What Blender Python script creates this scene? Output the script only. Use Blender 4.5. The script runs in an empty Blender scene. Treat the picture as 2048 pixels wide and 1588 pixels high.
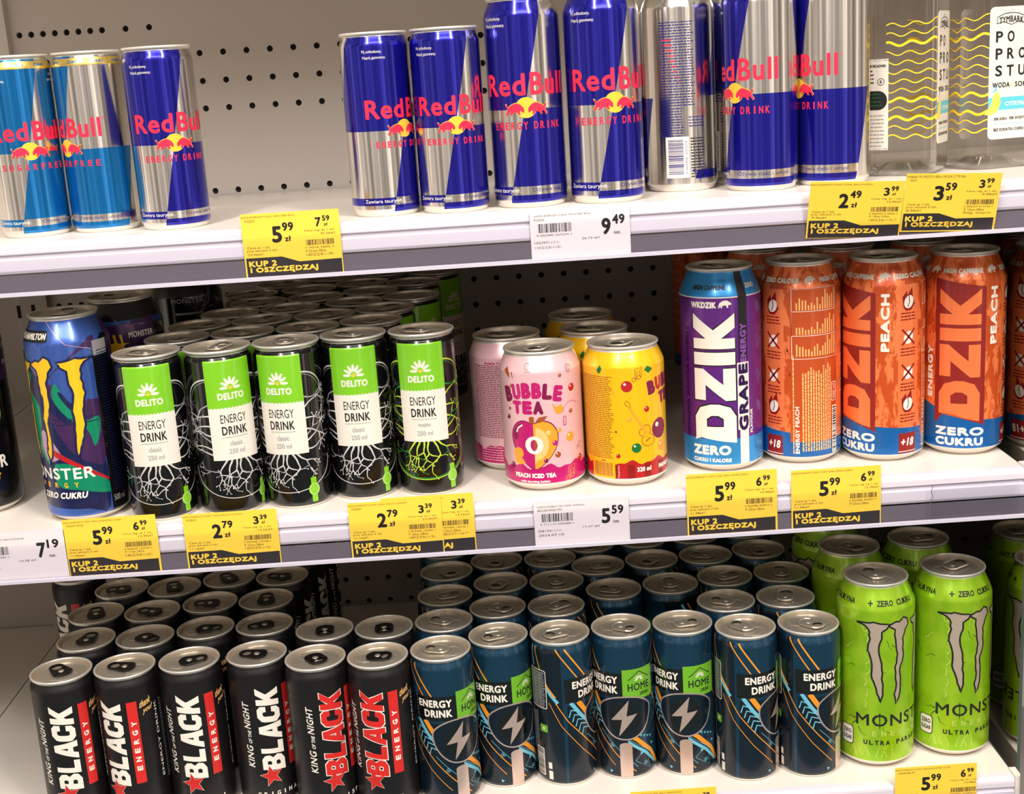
import bpy, math, random
from mathutils import Matrix, Vector
from mathutils.geometry import tessellate_polygon
C = bpy.context.scene.collection
SC = bpy.context.scene
MM = 0.001
ZC = 1450.0                      # camera height above the floor, mm
Z1, Z2, Z3 = -106.4, -335.1, -607.8   # shelf tops relative to the camera height
PI = math.pi

# ------------------------------------------------------------------ camera
cam = bpy.data.cameras.new('camera'); camo = bpy.data.objects.new('camera', cam); C.objects.link(camo)
F, YAW, PITCH, ROLL, CY = 2652.9, 0.00579, -0.24478, -0.06415, -997.36
cy_, sy_, cp_, sp_ = math.cos(YAW), math.sin(YAW), math.cos(PITCH), math.sin(PITCH)
fw = Vector((sy_*cp_, cy_*cp_, sp_)); rt = Vector((cy_, -sy_, 0)); up = rt.cross(fw)
cr_, sr_ = math.cos(ROLL), math.sin(ROLL)
R_ = cr_*rt + sr_*up; U_ = -sr_*rt + cr_*up
camo.matrix_world = Matrix(((R_.x, U_.x, -fw.x, 0), (R_.y, U_.y, -fw.y, CY*MM), (R_.z, U_.z, -fw.z, ZC*MM), (0, 0, 0, 1)))
cam.sensor_width = 36; cam.lens = F*36/2048; cam.clip_start = 0.02
SC.camera = camo
SC.view_settings.view_transform = 'Standard'; SC.view_settings.look = 'None'
SC.view_settings.exposure = 0.2; SC.view_settings.gamma = 1

# ------------------------------------------------------------------ world: the pale, busy store around the aisle
w = bpy.data.worlds.new('store'); SC.world = w; w.use_nodes = True
nt = w.node_tree; nd = nt.nodes; lk = nt.links
for n in list(nd): nd.remove(n)
out = nd.new('ShaderNodeOutputWorld'); bg = nd.new('ShaderNodeBackground')
tc = nd.new('ShaderNodeTexCoord'); mp = nd.new('ShaderNodeMapping')
mp.inputs['Scale'].default_value = (6, 6, 0.5)
nz = nd.new('ShaderNodeTexNoise'); nz.inputs['Scale'].default_value = 1.6; nz.inputs['Detail'].default_value = 3
rp = nd.new('ShaderNodeValToRGB')
e = rp.color_ramp.elements
e[0].position = 0.36; e[0].color = (0.12, 0.095, 0.08, 1)
e[1].position = 0.66; e[1].color = (3.3, 2.85, 2.4, 1)
a = e.new(0.47); a.color = (0.42, 0.345, 0.29, 1)
a = e.new(0.56); a.color = (0.88, 0.76, 0.67, 1)
lk.new(tc.outputs['Generated'], mp.inputs['Vector']); lk.new(mp.outputs['Vector'], nz.inputs['Vector'])
lk.new(nz.outputs['Fac'], rp.inputs['Fac']); lk.new(rp.outputs['Color'], bg.inputs['Color'])
lk.new(bg.outputs['Background'], out.inputs['Surface'])
bg.inputs['Strength'].default_value = 0.64

# ------------------------------------------------------------------ ceiling lamps over the aisle
def area(name, loc, size, energy, col, target):
    l = bpy.data.lights.new(name, 'AREA'); l.shape = 'RECTANGLE'; l.size, l.size_y = size
    l.energy = energy; l.color = col
    o = bpy.data.objects.new(name, l); C.objects.link(o); o.location = loc
    o.rotation_euler = (Vector(target)-Vector(loc)).to_track_quat('-Z', 'Y').to_euler()
    o['label'] = 'ceiling lamp over the aisle'; return o
area('ceiling_lamp', (-0.55, -1.25, 3.0), (0.14, 1.7), 36, (1.0, 0.93, 0.86), (-0.3, 0.0, 1.1))
area('ceiling_lamp', (0.75, -1.25, 3.0), (0.14, 1.7), 36, (1.0, 0.93, 0.86), (0.3, 0.0, 1.1))
area('ceiling_lamp', (0.1, -1.9, 2.9), (2.4, 0.5), 30, (0.98, 0.95, 0.97), (0.0, 0.2, 1.0))

# ------------------------------------------------------------------ materials
def lin(c):
    return tuple(((x/255)/12.92 if x/255 <= 0.04045 else ((x/255+0.055)/1.055)**2.4) for x in c)
MATS = {}
def mat(name, rgb, metal=0.0, rough=0.45, coat=0.0, aniso=0.0, noise=None):
    if name in MATS: return MATS[name]
    m = bpy.data.materials.new(name); m.use_nodes = True
    b = m.node_tree.nodes['Principled BSDF']; L = m.node_tree.links; N = m.node_tree.nodes
    b.inputs['Base Color'].default_value = (*lin(rgb), 1)
    b.inputs['Metallic'].default_value = metal; b.inputs['Roughness'].default_value = rough
    b.inputs['Coat Weight'].default_value = coat; b.inputs['Coat Roughness'].default_value = 0.12
    if aniso:
        b.inputs['Anisotropic'].default_value = aniso
        t = N.new('ShaderNodeTangent'); t.direction_type = 'RADIAL'; t.axis = 'Z'
        L.new(t.outputs['Tangent'], b.inputs['Tangent'])
        b.inputs['Anisotropic Rotation'].default_value = 0.25
    if noise:
        rgb2, scale, lo, hi, stretch = noise
        tcn = N.new('ShaderNodeTexCoord'); mpn = N.new('ShaderNodeMapping'); mpn.inputs['Scale'].default_value = stretch
        n = N.new('ShaderNodeTexNoise'); n.inputs['Scale'].default_value = scale; n.inputs['Detail'].default_value = 4
        n.inputs['Distortion'].default_value = 0.6
        r = N.new('ShaderNodeValToRGB'); r.color_ramp.elements[0].position = lo; r.color_ramp.elements[1].position = hi
        r.color_ramp.elements[0].color = (*lin(rgb), 1); r.color_ramp.elements[1].color = (*lin(rgb2), 1)
        L.new(tcn.outputs['Object'], mpn.inputs['Vector']); L.new(mpn.outputs['Vector'], n.inputs['Vector'])
        L.new(n.outputs['Fac'], r.inputs['Fac']); L.new(r.outputs['Color'], b.inputs['Base Color'])
    MATS[name] = m; return m
AN = 0.75
mat('aluminium', (214, 208, 198), 1, 0.3)
mat('lid_metal', (224, 212, 194), 0.8, 0.33)
mat('rim_metal', (232, 226, 214), 0.6, 0.34)
mat('base_white', (236, 230, 220), 0.2, 0.4)
mat('tab_metal', (218, 208, 190), 0.75, 0.28)
mat('tab_black', (16, 16, 17), 0.1, 0.25)
mat('silver', (226, 222, 216), 1, 0.2, 0.0, AN)
mat('silver_text_panel', (200, 198, 196), 1, 0.3, 0.0, AN)
mat('blue', (30, 28, 158), 0.75, 0.2, 0.5, AN)
mat('sky_blue', (12, 120, 192), 0.75, 0.2, 0.5, AN)
mat('red_ink', (238, 42, 74), 0.1, 0.4)
mat('sun_yellow', (240, 196, 60), 0.1, 0.4)
mat('gold_band', (214, 184, 96), 0.8, 0.3)
mat('navy_ink', (30, 28, 110), 0.1, 0.4)
mat('ivory_ink', (236, 228, 214), 0.0, 0.4)
mat('grey_ink', (150, 148, 150), 0.0, 0.5)
mat('dark_ink', (26, 24, 26), 0.0, 0.45)
mat('gloss_black', (10, 10, 11), 0.0, 0.14, 0.6)
mat('matte_black', (20, 18, 19), 0.1, 0.4, 0.0)
mat('leaf_green', (122, 194, 30), 0.0, 0.25, 0.5)
mat('label_ivory', (228, 220, 206), 0.0, 0.3, 0.3)
mat('vein_white', (205, 200, 196), 0.1, 0.3)
mat('vein_glow', (190, 214, 60), 0.1, 0.3)
mat('vein_green', (40, 130, 50), 0.1, 0.3)
mat('brand_red', (208, 38, 34), 0.0, 0.4)
mat('star_red', (200, 36, 32), 0.0, 0.4)
mat('teal_metal', (30, 72, 98), 0.65, 0.28, 0.4)
mat('teal_dark', (14, 30, 42), 0.4, 0.3, 0.4)
mat('stripe_orange', (238, 150, 34), 0.1, 0.35)
mat('stripe_cyan', (112, 188, 210), 0.1, 0.35)
mat('home_green', (112, 180, 40), 0.1, 0.3, 0.3)
mat('rose_silver', (222, 196, 184), 0.7, 0.35)
mat('lime', (142, 192, 14), 0.35, 0.3, 0.5, 0, ((164, 206, 36), 60, 0.4, 0.62, (1, 1, 0.6)))
mat('lime_dark', (58, 92, 14), 0.3, 0.4)
mat('lime_pale', (196, 216, 100), 0.3, 0.35)
mat('claw_silver', (188, 170, 152), 0.35, 0.4)
mat('can_blue', (52, 84, 166), 0.45, 0.28, 0.5, 0, ((70, 108, 190), 30, 0.35, 0.7, (1, 1, 0.5)))
mat('can_navy', (26, 34, 84), 0.4, 0.3, 0.5)
mat('can_violet', (74, 40, 92), 0.4, 0.3, 0.5)
mat('can_green', (10, 150, 108), 0.4, 0.3, 0.5)
mat('can_pink', (190, 150, 175), 0.3, 0.3, 0.5)
mat('claw_yellow', (250, 190, 10), 0.1, 0.35, 0.4)
mat('purple', (112, 44, 144), 0.5, 0.3, 0.4)
mat('purple_dark', (48, 16, 76), 0.2, 0.35)
mat('azure', (46, 146, 214), 0.4, 0.3, 0.4)
mat('deep_blue', (22, 102, 176), 0.4, 0.3, 0.4)
mat('purple_ink', (134, 72, 160), 0.0, 0.4)
mat('fur_orange', (250, 130, 70), 0.25, 0.35, 0.4, 0, ((206, 80, 26), 95, 0.47, 0.52, (1, 1, 0.5)))
mat('orange', (248, 126, 68), 0.25, 0.35, 0.4)
mat('orange_dark', (206, 82, 30), 0.25, 0.35, 0.4)
mat('slab_red', (142, 32, 26), 0.1, 0.35, 0.3)
mat('badge_red', (140, 22, 18), 0.1, 0.35)
mat('bt_pink', (236, 188, 192), 0.2, 0.3, 0.5)
mat('bt_yellow', (250, 192, 10), 0.2, 0.3, 0.5)
mat('magenta', (196, 20, 110), 0.2, 0.3, 0.5)
mat('wine', (126, 16, 70), 0.1, 0.35)
mat('crimson', (190, 30, 34), 0.2, 0.3, 0.4)
mat('bt_orange', (250, 160, 46), 0.1, 0.35)
mat('bt_peach', (252, 196, 120), 0.1, 0.35)
mat('bt_brown', (160, 78, 36), 0.1, 0.35)
mat('bt_green', (20, 110, 50), 0.1, 0.35)
mat('tag_yellow', (252, 206, 66), 0.0, 0.5)
mat('tag_white', (226, 216, 216), 0.0, 0.5)
mat('tag_black', (44, 38, 40), 0.0, 0.5)
mat('tag_ink', (58, 44, 30), 0.0, 0.5)
mat('shelf_white', (220, 212, 201), 0.0, 0.3)
mat('lip_white_cool_lit', (216, 208, 216), 0.0, 0.32)  # shelf white with the cool front light tinted in as lilac
mat('seam_grey', (92, 84, 78), 0.0, 0.6)
mat('panel_grey', (182, 173, 164), 0.0, 0.5)
mat('hole_shade', (20, 17, 15), 0.0, 0.9)  # near-black colour stands in for the shade inside holes and slots
mat('rail_grey', (104, 96, 104), 0.0, 0.35)
mat('rail_edge_highlight', (198, 192, 204), 0.0, 0.2)  # pale lilac paints in the highlight along the clear rail's bottom lip
mat('floor_teal', (92, 116, 120), 0.0, 0.4)
mat('bottle_yellow', (246, 206, 40), 0.0, 0.4)
mat('bottle_cyan', (92, 190, 204), 0.0, 0.4)
mat('lemon', (250, 206, 90), 0.0, 0.4)
mat('cap_white', (230, 230, 228), 0.0, 0.4)
def clear(name, tint, gloss, rough=0.05):
    m = bpy.data.materials.new(name); m.use_nodes = True; N = m.node_tree.nodes; L = m.node_tree.links
    for n in list(N): N.remove(n)
    o = N.new('ShaderNodeOutputMaterial'); mx = N.new('ShaderNodeMixShader'); t = N.new('ShaderNodeBsdfTransparent')
    g = N.new('ShaderNodeBsdfGlossy'); g.inputs['Roughness'].default_value = rough
    lw = N.new('ShaderNodeLayerWeight'); lw.inputs['Blend'].default_value = gloss
    t.inputs['Color'].default_value = (*tint, 1)
    L.new(lw.outputs['Facing'], mx.inputs['Fac']); L.new(t.outputs[0], mx.inputs[1]); L.new(g.outputs[0], mx.inputs[2])
    L.new(mx.outputs[0], o.inputs['Surface']); MATS[name] = m; return m
clear('clear_plastic', (0.97, 0.97, 0.985), 0.06, 0.08)
clear('bottle_plastic', (0.84, 0.82, 0.78), 0.36, 0.06)
mat('mirror_glass', (176, 172, 165), 1, 0.04)

# ------------------------------------------------------------------ mesh helpers
class MB:
    """Collects polygons (metres) with a material each and, where given, a normal per vertex."""
    def __init__(s): s.v = []; s.f = []; s.m = []; s.n = []; s.slots = []
    def slot(s, name):
        if name not in s.slots: s.slots.append(name)
        return s.slots.index(name)
    def poly(s, pts, mt, nrm=None):
        b = len(s.v); s.v += [tuple(p) for p in pts]
        s.n += list(nrm) if nrm else [None]*len(pts)
        s.f.append(tuple(range(b, b+len(pts)))); s.m.append(s.slot(mt))
    def box(s, x0, x1, y0, y1, z0, z1, mt):
        P = [(x*MM, y*MM, z*MM) for z in (z0, z1) for y in (y0, y1) for x in (x0, x1)]
        for q in ((0, 2, 3, 1), (4, 5, 7, 6), (0, 1, 5, 4), (2, 6, 7, 3), (0, 4, 6, 2), (1, 3, 7, 5)):
            s.poly([P[i] for i in q], mt)
    def mesh(s, name, smooth=False):
        me = bpy.data.meshes.new(name); me.from_pydata(s.v, [], s.f)
        for k in s.slots: me.materials.append(MATS[k])
        me.polygons.foreach_set('material_index', s.m)
        if smooth or any(n is not None for n in s.n):
            me.polygons.foreach_set('use_smooth', [True]*len(s.f))
        me.update()
        if any(n is not None for n in s.n):
            me.normals_split_custom_set_from_vertices([n if n is not None else (0, 0, 1) for n in s.n])
        return me
def link(name, me, parent=None, loc=(0, 0, 0)):
    o = bpy.data.objects.new(name, me); C.objects.link(o)
    o.location = tuple(x*MM for x in loc)
    if parent: o.parent = parent
    return o
def tag(o, label, cat, group=None):
    o['label'] = label; o['category'] = cat
    if group: o['group'] = group
    return o

# ------------------------------------------------------------------ artwork printed on bodies and cards
TXT = {}
def text_tris(s, sp=1.0):
    key = (s, sp)
    if key in TXT: return TXT[key]
    c = bpy.data.curves.new('lettering', 'FONT'); c.body = s; c.size = 1; c.resolution_u = 3; c.space_character = sp
    o = bpy.data.objects.new('lettering', c); C.objects.link(o)
    dg = bpy.context.evaluated_depsgraph_get(); dg.update()
    me = o.evaluated_get(dg).to_mesh(); me.calc_loop_triangles()
    V = [(v.co.x, v.co.y) for v in me.vertices]
    T = [tuple(V[i] for i in t.vertices) for t in me.loop_triangles]
    o.evaluated_get(dg).to_mesh_clear()
    bpy.data.objects.remove(o); bpy.data.curves.remove(c)
    xs = [p[0] for t in T for p in t]; ys = [p[1] for t in T for p in t]
    TXT[key] = (T, min(xs), max(xs), min(ys), max(ys)); return TXT[key]

class Art:
    """2-D print in millimetres; u runs to the right, v upwards; higher layers lie on top."""
    def __init__(s): s.p = []
    def tri(s, pts, mt, lay): s.p.append((pts, mt, lay))
    def poly(s, pts, mt, lay=1, holes=()):
        loops = [[Vector((x, y, 0)) for x, y in l] for l in [pts, *holes]]
        flat = [p for l in loops for p in l]
        for t in tessellate_polygon(loops):
            s.tri([(flat[i].x, flat[i].y) for i in t], mt, lay)
    def rect(s, x0, y0, x1, y1, mt, lay=1): s.tri([(x0, y0), (x1, y0), (x1, y1), (x0, y1)], mt, lay)
    def rrect(s, x0, y0, x1, y1, r, mt, lay=1):
        P = []
        for cx, cy, a0 in ((x1-r, y0+r, -90), (x1-r, y1-r, 0), (x0+r, y1-r, 90), (x0+r, y0+r, 180)):
            for k in range(6):
                a = math.radians(a0+k*18); P.append((cx+r*math.cos(a), cy+r*math.sin(a)))
        s.tri(P, mt, lay)
    def disc(s, cx, cy, rx, mt, lay=1, ry=None, n=22, rot=0):
        ry = ry or rx; c, q = math.cos(rot), math.sin(rot)
        P = []
        for k in range(n):
            a = 2*PI*k/n; x, y = rx*math.cos(a), ry*math.sin(a); P.append((cx+x*c-y*q, cy+x*q+y*c))
        s.tri(P, mt, lay)
    def ring(s, cx, cy, r, wd, mt, lay=1, a0=0, a1=360, ry=None, n=28):
        P = [(cx+r*math.cos(math.radians(a0+(a1-a0)*k/n)), cy+(ry or r)*math.sin(math.radians(a0+(a1-a0)*k/n))) for k in range(n+1)]
        s.stroke(P, wd, mt, lay)
    def stroke(s, P, wd, mt, lay=1, taper=None):
        n = len(P); L = []; R = []
        for i, (x, y) in enumerate(P):
            a = P[max(i-1, 0)]; b = P[min(i+1, n-1)]
            dx, dy = b[0]-a[0], b[1]-a[1]; d = math.hypot(dx, dy) or 1
            w_ = (wd if taper is None else wd+(taper-wd)*i/(n-1))/2
            L.append((x-dy/d*w_, y+dx/d*w_)); R.append((x+dy/d*w_, y-dx/d*w_))
        for i in range(n-1): s.tri([R[i], R[i+1], L[i+1], L[i]], mt, lay)
    def outline(s, P, wd, mt, lay=1): s.stroke(list(P)+[P[0]], wd, mt, lay)
    def text(s, t, mt, cx, cy, wd, ht, lay=3, rot=0, shear=0, bold=0, arc=0):
        if not t.strip(): return
        bold *= .72
        T, x0, x1, y0, y1 = text_tris(t, 1.0 if bold < .25 else 1.1)
        if t in ('I', 'l'): wd = ht*.17+bold
        if wd is None: wd = ht*(x1-x0)/(y1-y0)
        sx, sy = (wd-bold)/(x1-x0), (ht-bold)/(y1-y0); c, q = math.cos(rot), math.sin(rot)
        offs = [(0, 0)] if not bold else [(-bold/2, 0), (bold/2, 0), (0, bold/2), (0, -bold/2), (bold*.35, bold*.35), (-bold*.35, -bold*.35), (bold*.35, -bold*.35), (-bold*.35, bold*.35)]
        for k, (ox, oy) in enumerate(offs):
            for tr in T:
                P = []
                for x, y in tr:
                    X = (x-(x0+x1)/2)*sx+ox; Y = (y-(y0+y1)/2)*sy+oy; X += shear*Y
                    if arc: Y -= arc*X*X
                    P.append((cx+X*c-Y*q, cy+X*q+Y*c))
                s.tri(P, mt, lay+k*0.05)
    def fine(s, x0, y0, x1, y1, mt, lay=2, lh=2.0, th=0.9, rng=None, vert=False):
        """rows of print too small to read: short dashes"""
        rng = rng or random.Random(int(x0*7+y0*13)); y = y1 if not vert else x1
        a0, a1, b0 = (x0, x1, y0) if not vert else (y0, y1, x0)
        while y-th >= b0:
            x = a0; end = a1-rng.random()*(a1-a0)*0.12
            while x < end:
                w_ = rng.uniform(1.2, 4.2)
                r = (x, y-th, min(x+w_, end), y)
                if vert: r = (y-th, x, y, min(x+w_, end))
                s.rect(*r, mt, lay); x += w_+0.55
            y -= lh
    def barcode(s, x0, y0, x1, y1, mt, lay=3, seed=1, vert=False):
        rng = random.Random(seed); a, b = (x0, x1) if not vert else (y0, y1); x = a
        while x < b:
            w_ = rng.choice((0.25, 0.25, 0.5, 0.75)); w_ = min(w_*(b-a)/22, b-x)
            if vert: s.rect(x0, x, x1, x+w_, mt, lay)
            else: s.rect(x, y0, x+w_, y1, mt, lay)
            x += w_+rng.choice((0.3, 0.3, 0.55))*(b-a)/22
    def star(s, cx, cy, r, mt, lay=2, n=5, inner=0.42, rot=PI/2):
        s.poly([(cx+(r if k % 2 == 0 else r*inner)*math.cos(rot+PI*k/n), cy+(r if k % 2 == 0 else r*inner)*math.sin(rot+PI*k/n)) for k in range(2*n)], mt, lay)

def smooth(P, k=4):
    n = len(P); o = []
    for i in range(n):
        p0, p1, p2, p3 = P[i-1], P[i], P[(i+1) % n], P[(i+2) % n]
        for j in range(k):
            t = j/k; o.append(tuple(.5*((2*p1[c])+(-p0[c]+p2[c])*t+(2*p0[c]-5*p1[c]+4*p2[c]-p3[c])*t*t+(-p0[c]+3*p1[c]-3*p2[c]+p3[c])*t**3) for c in (0, 1)))
    return o
def clip(P, ax, lim, keep_gt):
    o = []
    for i in range(len(P)):
        a, b = P[i], P[(i+1) % len(P)]
        ia = (a[ax] >= lim) == keep_gt or a[ax] == lim; ib = (b[ax] >= lim) == keep_gt or b[ax] == lim
        if ia: o.append(a)
        if ia != ib:
            t = (lim-a[ax])/(b[ax]-a[ax]); o.append((a[0]+t*(b[0]-a[0]), a[1]+t*(b[1]-a[1])))
    return o
def split(P, ax, lines):
    lo = min(p[ax] for p in P); hi = max(p[ax] for p in P)
    cuts = [l for l in lines if lo+1e-6 < l < hi-1e-6]
    if not cuts: return [P]
    out_ = []; rest = P
    for l in cuts:
        a = clip(rest, ax, l, False); rest = clip(rest, ax, l, True)
        if len(a) > 2: out_.append(a)
        if len(rest) < 3: return out_
    out_.append(rest); return out_

class Section:
    """closed cross-section given as points with outward normals; u = distance along it from the point facing -Y"""
    def __init__(s, pts, nrm):
        s.P = pts; s.N = nrm; s.U = [0]
        for i in range(len(pts)):
            a, b = pts[i], pts[(i+1) % len(pts)]; s.U.append(s.U[-1]+math.hypot(b[0]-a[0], b[1]-a[1]))
        s.len = s.U[-1]
        s.lines = [u+k*s.len for k in (-1, 0) for u in s.U[:-1]]+[s.len]
    def at(s, u):
        u %= s.len
        lo, hi = 0, len(s.U)-1
        while hi-lo > 1:
            m = (lo+hi)//2
            if s.U[m] <= u: lo = m
            else: hi = m
        t = (u-s.U[lo])/(s.U[lo+1]-s.U[lo]); a = s.P[lo]; b = s.P[(lo+1) % len(s.P)]; n = s.N[lo]; k = s.N[(lo+1) % len(s.P)]
        nx, ny = n[0]+t*(k[0]-n[0]), n[1]+t*(k[1]-n[1]); d = math.hypot(nx, ny)
        return a[0]+t*(b[0]-a[0]), a[1]+t*(b[1]-a[1]), nx/d, ny/d
def circle(R, n=96):
    A = [2*PI*k/n for k in range(n)]
    return Section([(R*math.sin(a), -R*math.cos(a)) for a in A], [(math.sin(a), -math.cos(a)) for a in A])
def rsquare(h, r, n=7):
    P, N = [], []
    for cx, cy, a0 in ((h-r, -h+r, -90), (h-r, h-r, 0), (-h+r, h-r, 90), (-h+r, -h+r, 180)):
        for k in range(n):
            a = math.radians(a0+90*k/(n-1)); P.append((cx+r*math.cos(a), cy+r*math.sin(a))); N.append((math.cos(a), math.sin(a)))
    # start at the middle of the front face, running to the right
    return Section([(0, -h)]+P, [(0, -1)]+N)

def prof_at(prof, v):
    for i in range(len(prof)-1):
        (r0, z0), (r1, z1) = prof[i], prof[i+1]
        if z0 <= v <= z1: return r0+(r1-r0)*(v-z0)/(z1-z0 or 1), i
    return (prof[-1][0], len(prof)-2) if v > prof[-1][1] else (prof[0][0], 0)

def body_mesh(name, sec, R, prof, bands, art, eps=0.045):
    """prof: wall profile (r, z) from foot to neck; bands: [(v limit, material)]"""
    mb = MB(); n = len(sec.P)
    # normals of the profile
    PN = []
    for i in range(len(prof)):
        a = prof[max(i-1, 0)]; b = prof[min(i+1, len(prof)-1)]
        dr, dz = b[0]-a[0], b[1]-a[1]; d = math.hypot(dr, dz) or 1; PN.append((dz/d, -dr/d))
    for i in range(len(prof)-1):
        zc = (prof[i][1]+prof[i+1][1])/2; mt = next(m for lim, m in bands if zc <= lim)
        for k in range(n):
            k2 = (k+1) % n; q = []; qn = []
            for kk, ii in ((k, i), (k2, i), (k2, i+1), (k, i+1)):
                s_ = prof[ii][0]/R; q.append((sec.P[kk][0]*s_*MM, sec.P[kk][1]*s_*MM, prof[ii][1]*MM))
                qn.append((sec.N[kk][0]*PN[ii][0], sec.N[kk][1]*PN[ii][0], PN[ii][1]))
            if prof[i][0] < 0.01: q, qn = q[1:], qn[1:]
            mb.poly(q, mt, qn)
    if art:
        vl = [z for r, z in prof]
        lo = min(vl); hi = max(vl)
        for P, mt, lay in art.p:
            P = [tuple(p) for p in P]
            ar = sum(P[i][0]*P[(i+1) % len(P)][1]-P[(i+1) % len(P)][0]*P[i][1] for i in range(len(P)))
            if abs(ar) < 1e-5: continue
            if ar < 0: P = P[::-1]
            if min(p[1] for p in P) < lo or max(p[1] for p in P) > hi:
                P = clip(P, 1, lo, True); P = clip(P, 1, hi, False) if len(P) > 2 else P
                if len(P) < 3: continue
            for A in split(P, 0, sec.lines):
                for B in split(A, 1, vl):
                    q = []; qn = []
                    for u, v in B:
                        x, y, nx, ny = sec.at(u); r, i = prof_at(prof, v); s_ = r/R
                        t = (v-prof[i][1])/((prof[i+1][1]-prof[i][1]) or 1); a, b = PN[i], PN[i+1]
                        nr, nzz = a[0]+t*(b[0]-a[0]), a[1]+t*(b[1]-a[1]); d = math.hypot(nr, nzz); nr /= d; nzz /= d
                        e_ = eps*lay
                        q.append(((x*s_+nx*nr*e_)*MM, (y*s_+ny*nr*e_)*MM, (v+nzz*e_)*MM)); qn.append((nx*nr, ny*nr, nzz))
                    mb.poly(q, mt, qn)
    return mb.mesh(name)

def lathe(mb, prof, mt, n=64):
    PN = []
    for i in range(len(prof)):
        a = prof[max(i-1, 0)]; b = prof[min(i+1, len(prof)-1)]
        dr, dz = b[0]-a[0], b[1]-a[1]; d = math.hypot(dr, dz) or 1; PN.append((dz/d, -dr/d))
    for i in range(len(prof)-1):
        for k in range(n):
            q = []; qn = []
            for kk, ii in ((k, i), (k+1, i), (k+1, i+1), (k, i+1)):
                a = 2*PI*kk/n; r, z = prof[ii]
                q.append((r*math.sin(a)*MM, -r*math.cos(a)*MM, z*MM)); qn.append((math.sin(a)*PN[ii][0], -math.cos(a)*PN[ii][0], PN[ii][1]))
            if prof[i][0] < 1e-4: q, qn = q[1:], qn[1:]
            elif prof[i+1][0] < 1e-4: q, qn = q[:3], qn[:3]
            mb.poly(q, mt, qn)

# ------------------------------------------------------------------ cans
KIND = {  # body radius, rim radius, foot radius, height, shoulder start below top
    'slim': dict(R=26.5, rim=25.8, foot=23.5, H=134, sh=[(0, 11), (-.25, 9), (-.9, 7), (-1.9, 5), (-2.3, 3.4), (-2.3, 2.6)], ft=6),
    'slim_rb': dict(R=26.6, rim=25.8, foot=23.5, H=137, sh=[(0, 11), (-.25, 9), (-.9, 7), (-1.9, 5), (-2.3, 3.4), (-2.3, 2.6)], ft=6),
    'slim_wide': dict(R=26.5, rim=26.9, foot=23.5, H=134, sh=[(0, 9), (-.3, 8), (-1.6, 6.2), (-2.1, 5), (-1.5, 4.2), (-2.1, 3.4), (-2.1, 2.6)], ft=5),
    'sleek': dict(R=28.7, rim=26.2, foot=25, H=156, sh=[(0, 15), (-.3, 13), (-1.5, 9.5), (-3.4, 6), (-4.2, 4), (-4.2, 2.6)], ft=6.5),
    'std': dict(R=33, rim=29, foot=25, H=115, sh=[(0, 17), (-.3, 15.6), (-1.6, 12), (-3.6, 7.5), (-5, 4.5), (-5.4, 2.8)], ft=8),
    'big': dict(R=33, rim=27.2, foot=25, H=168, sh=[(0, 23), (-.5, 20.5), (-2, 16.5), (-4.4, 11), (-6.4, 6.5), (-7.2, 3.8), (-7.3, 2.6)], ft=8),
}
def wall_prof(k):
    R, H, ft = k['R'], k['H'], k['ft']; f = k['foot']
    return [(f-4, 1.6), (f-1.2, 0.2), (f, 0.0), (f+.8, 0.7), (f+(R-f)*.55, ft*.42), (R-.5, ft*.75), (R, ft)] + [(R+d, H-z) for d, z in k['sh']]
def lid_mesh(k):
    r, H = k['rim'], k['H']; mb = MB()
    lathe(mb, [(r-1.7, H-2.8), (r-.5, H-2.3), (r-.1, H-1.6), (r, H-.9), (r-.3, H-.25), (r-.9, H), (r-1.5, H-.25), (r-1.8, H-1)], 'rim_metal')
    lathe(mb, [(r-1.8, H-1), (r-2.3, H-4), (r-2.8, H-5.2), (r-3.5, H-5.4), (r-4.1, H-4.9), (r-4.5, H-3.5), (r-5.3, H-3.2), (0, H-3.2)], 'lid_metal')
    # pouring-hole bead and the two raised tear beads
    z = H-3.2
    def bead(P, w_=.5, h=.35):
        for i in range(len(P)-1):
            (x0, y0), (x1, y1) = P[i], P[i+1]; dx, dy = x1-x0, y1-y0; d = math.hypot(dx, dy) or 1; nx, ny = -dy/d*w_, dx/d*w_
            A = [(x0+nx, y0+ny, z), (x0, y0, z+h), (x0-nx, y0-ny, z)]; B = [(x1+nx, y1+ny, z), (x1, y1, z+h), (x1-nx, y1-ny, z)]
            for j in (0, 1):
                q = [A[j], A[j+1], B[j+1], B[j]]; sgn = 1 if j == 0 else -1
                n_ = Vector((nx*sgn*h, ny*sgn*h, w_*w_)).normalized()
                mb.poly([(a*MM, b*MM, c*MM) for a, b, c in q], 'lid_metal', [tuple(n_)]*4)
    s = (r-5)/21
    bead([(9.2*s*math.cos(a), -10.5*s+8.2*s*math.sin(a)) for a in [2*PI*i/28 for i in range(29)]])
    bead([(14.5*s*math.cos(a), 1*s+16.5*s*math.sin(a)) for a in [math.radians(-150+i*10) for i in range(13)]], .45, .28)
    bead([(7*s*math.cos(a), 13*s+3.2*s*math.sin(a)) for a in [math.radians(i*12) for i in range(16)]], .4, .25)
    return mb.mesh('lid')
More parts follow.
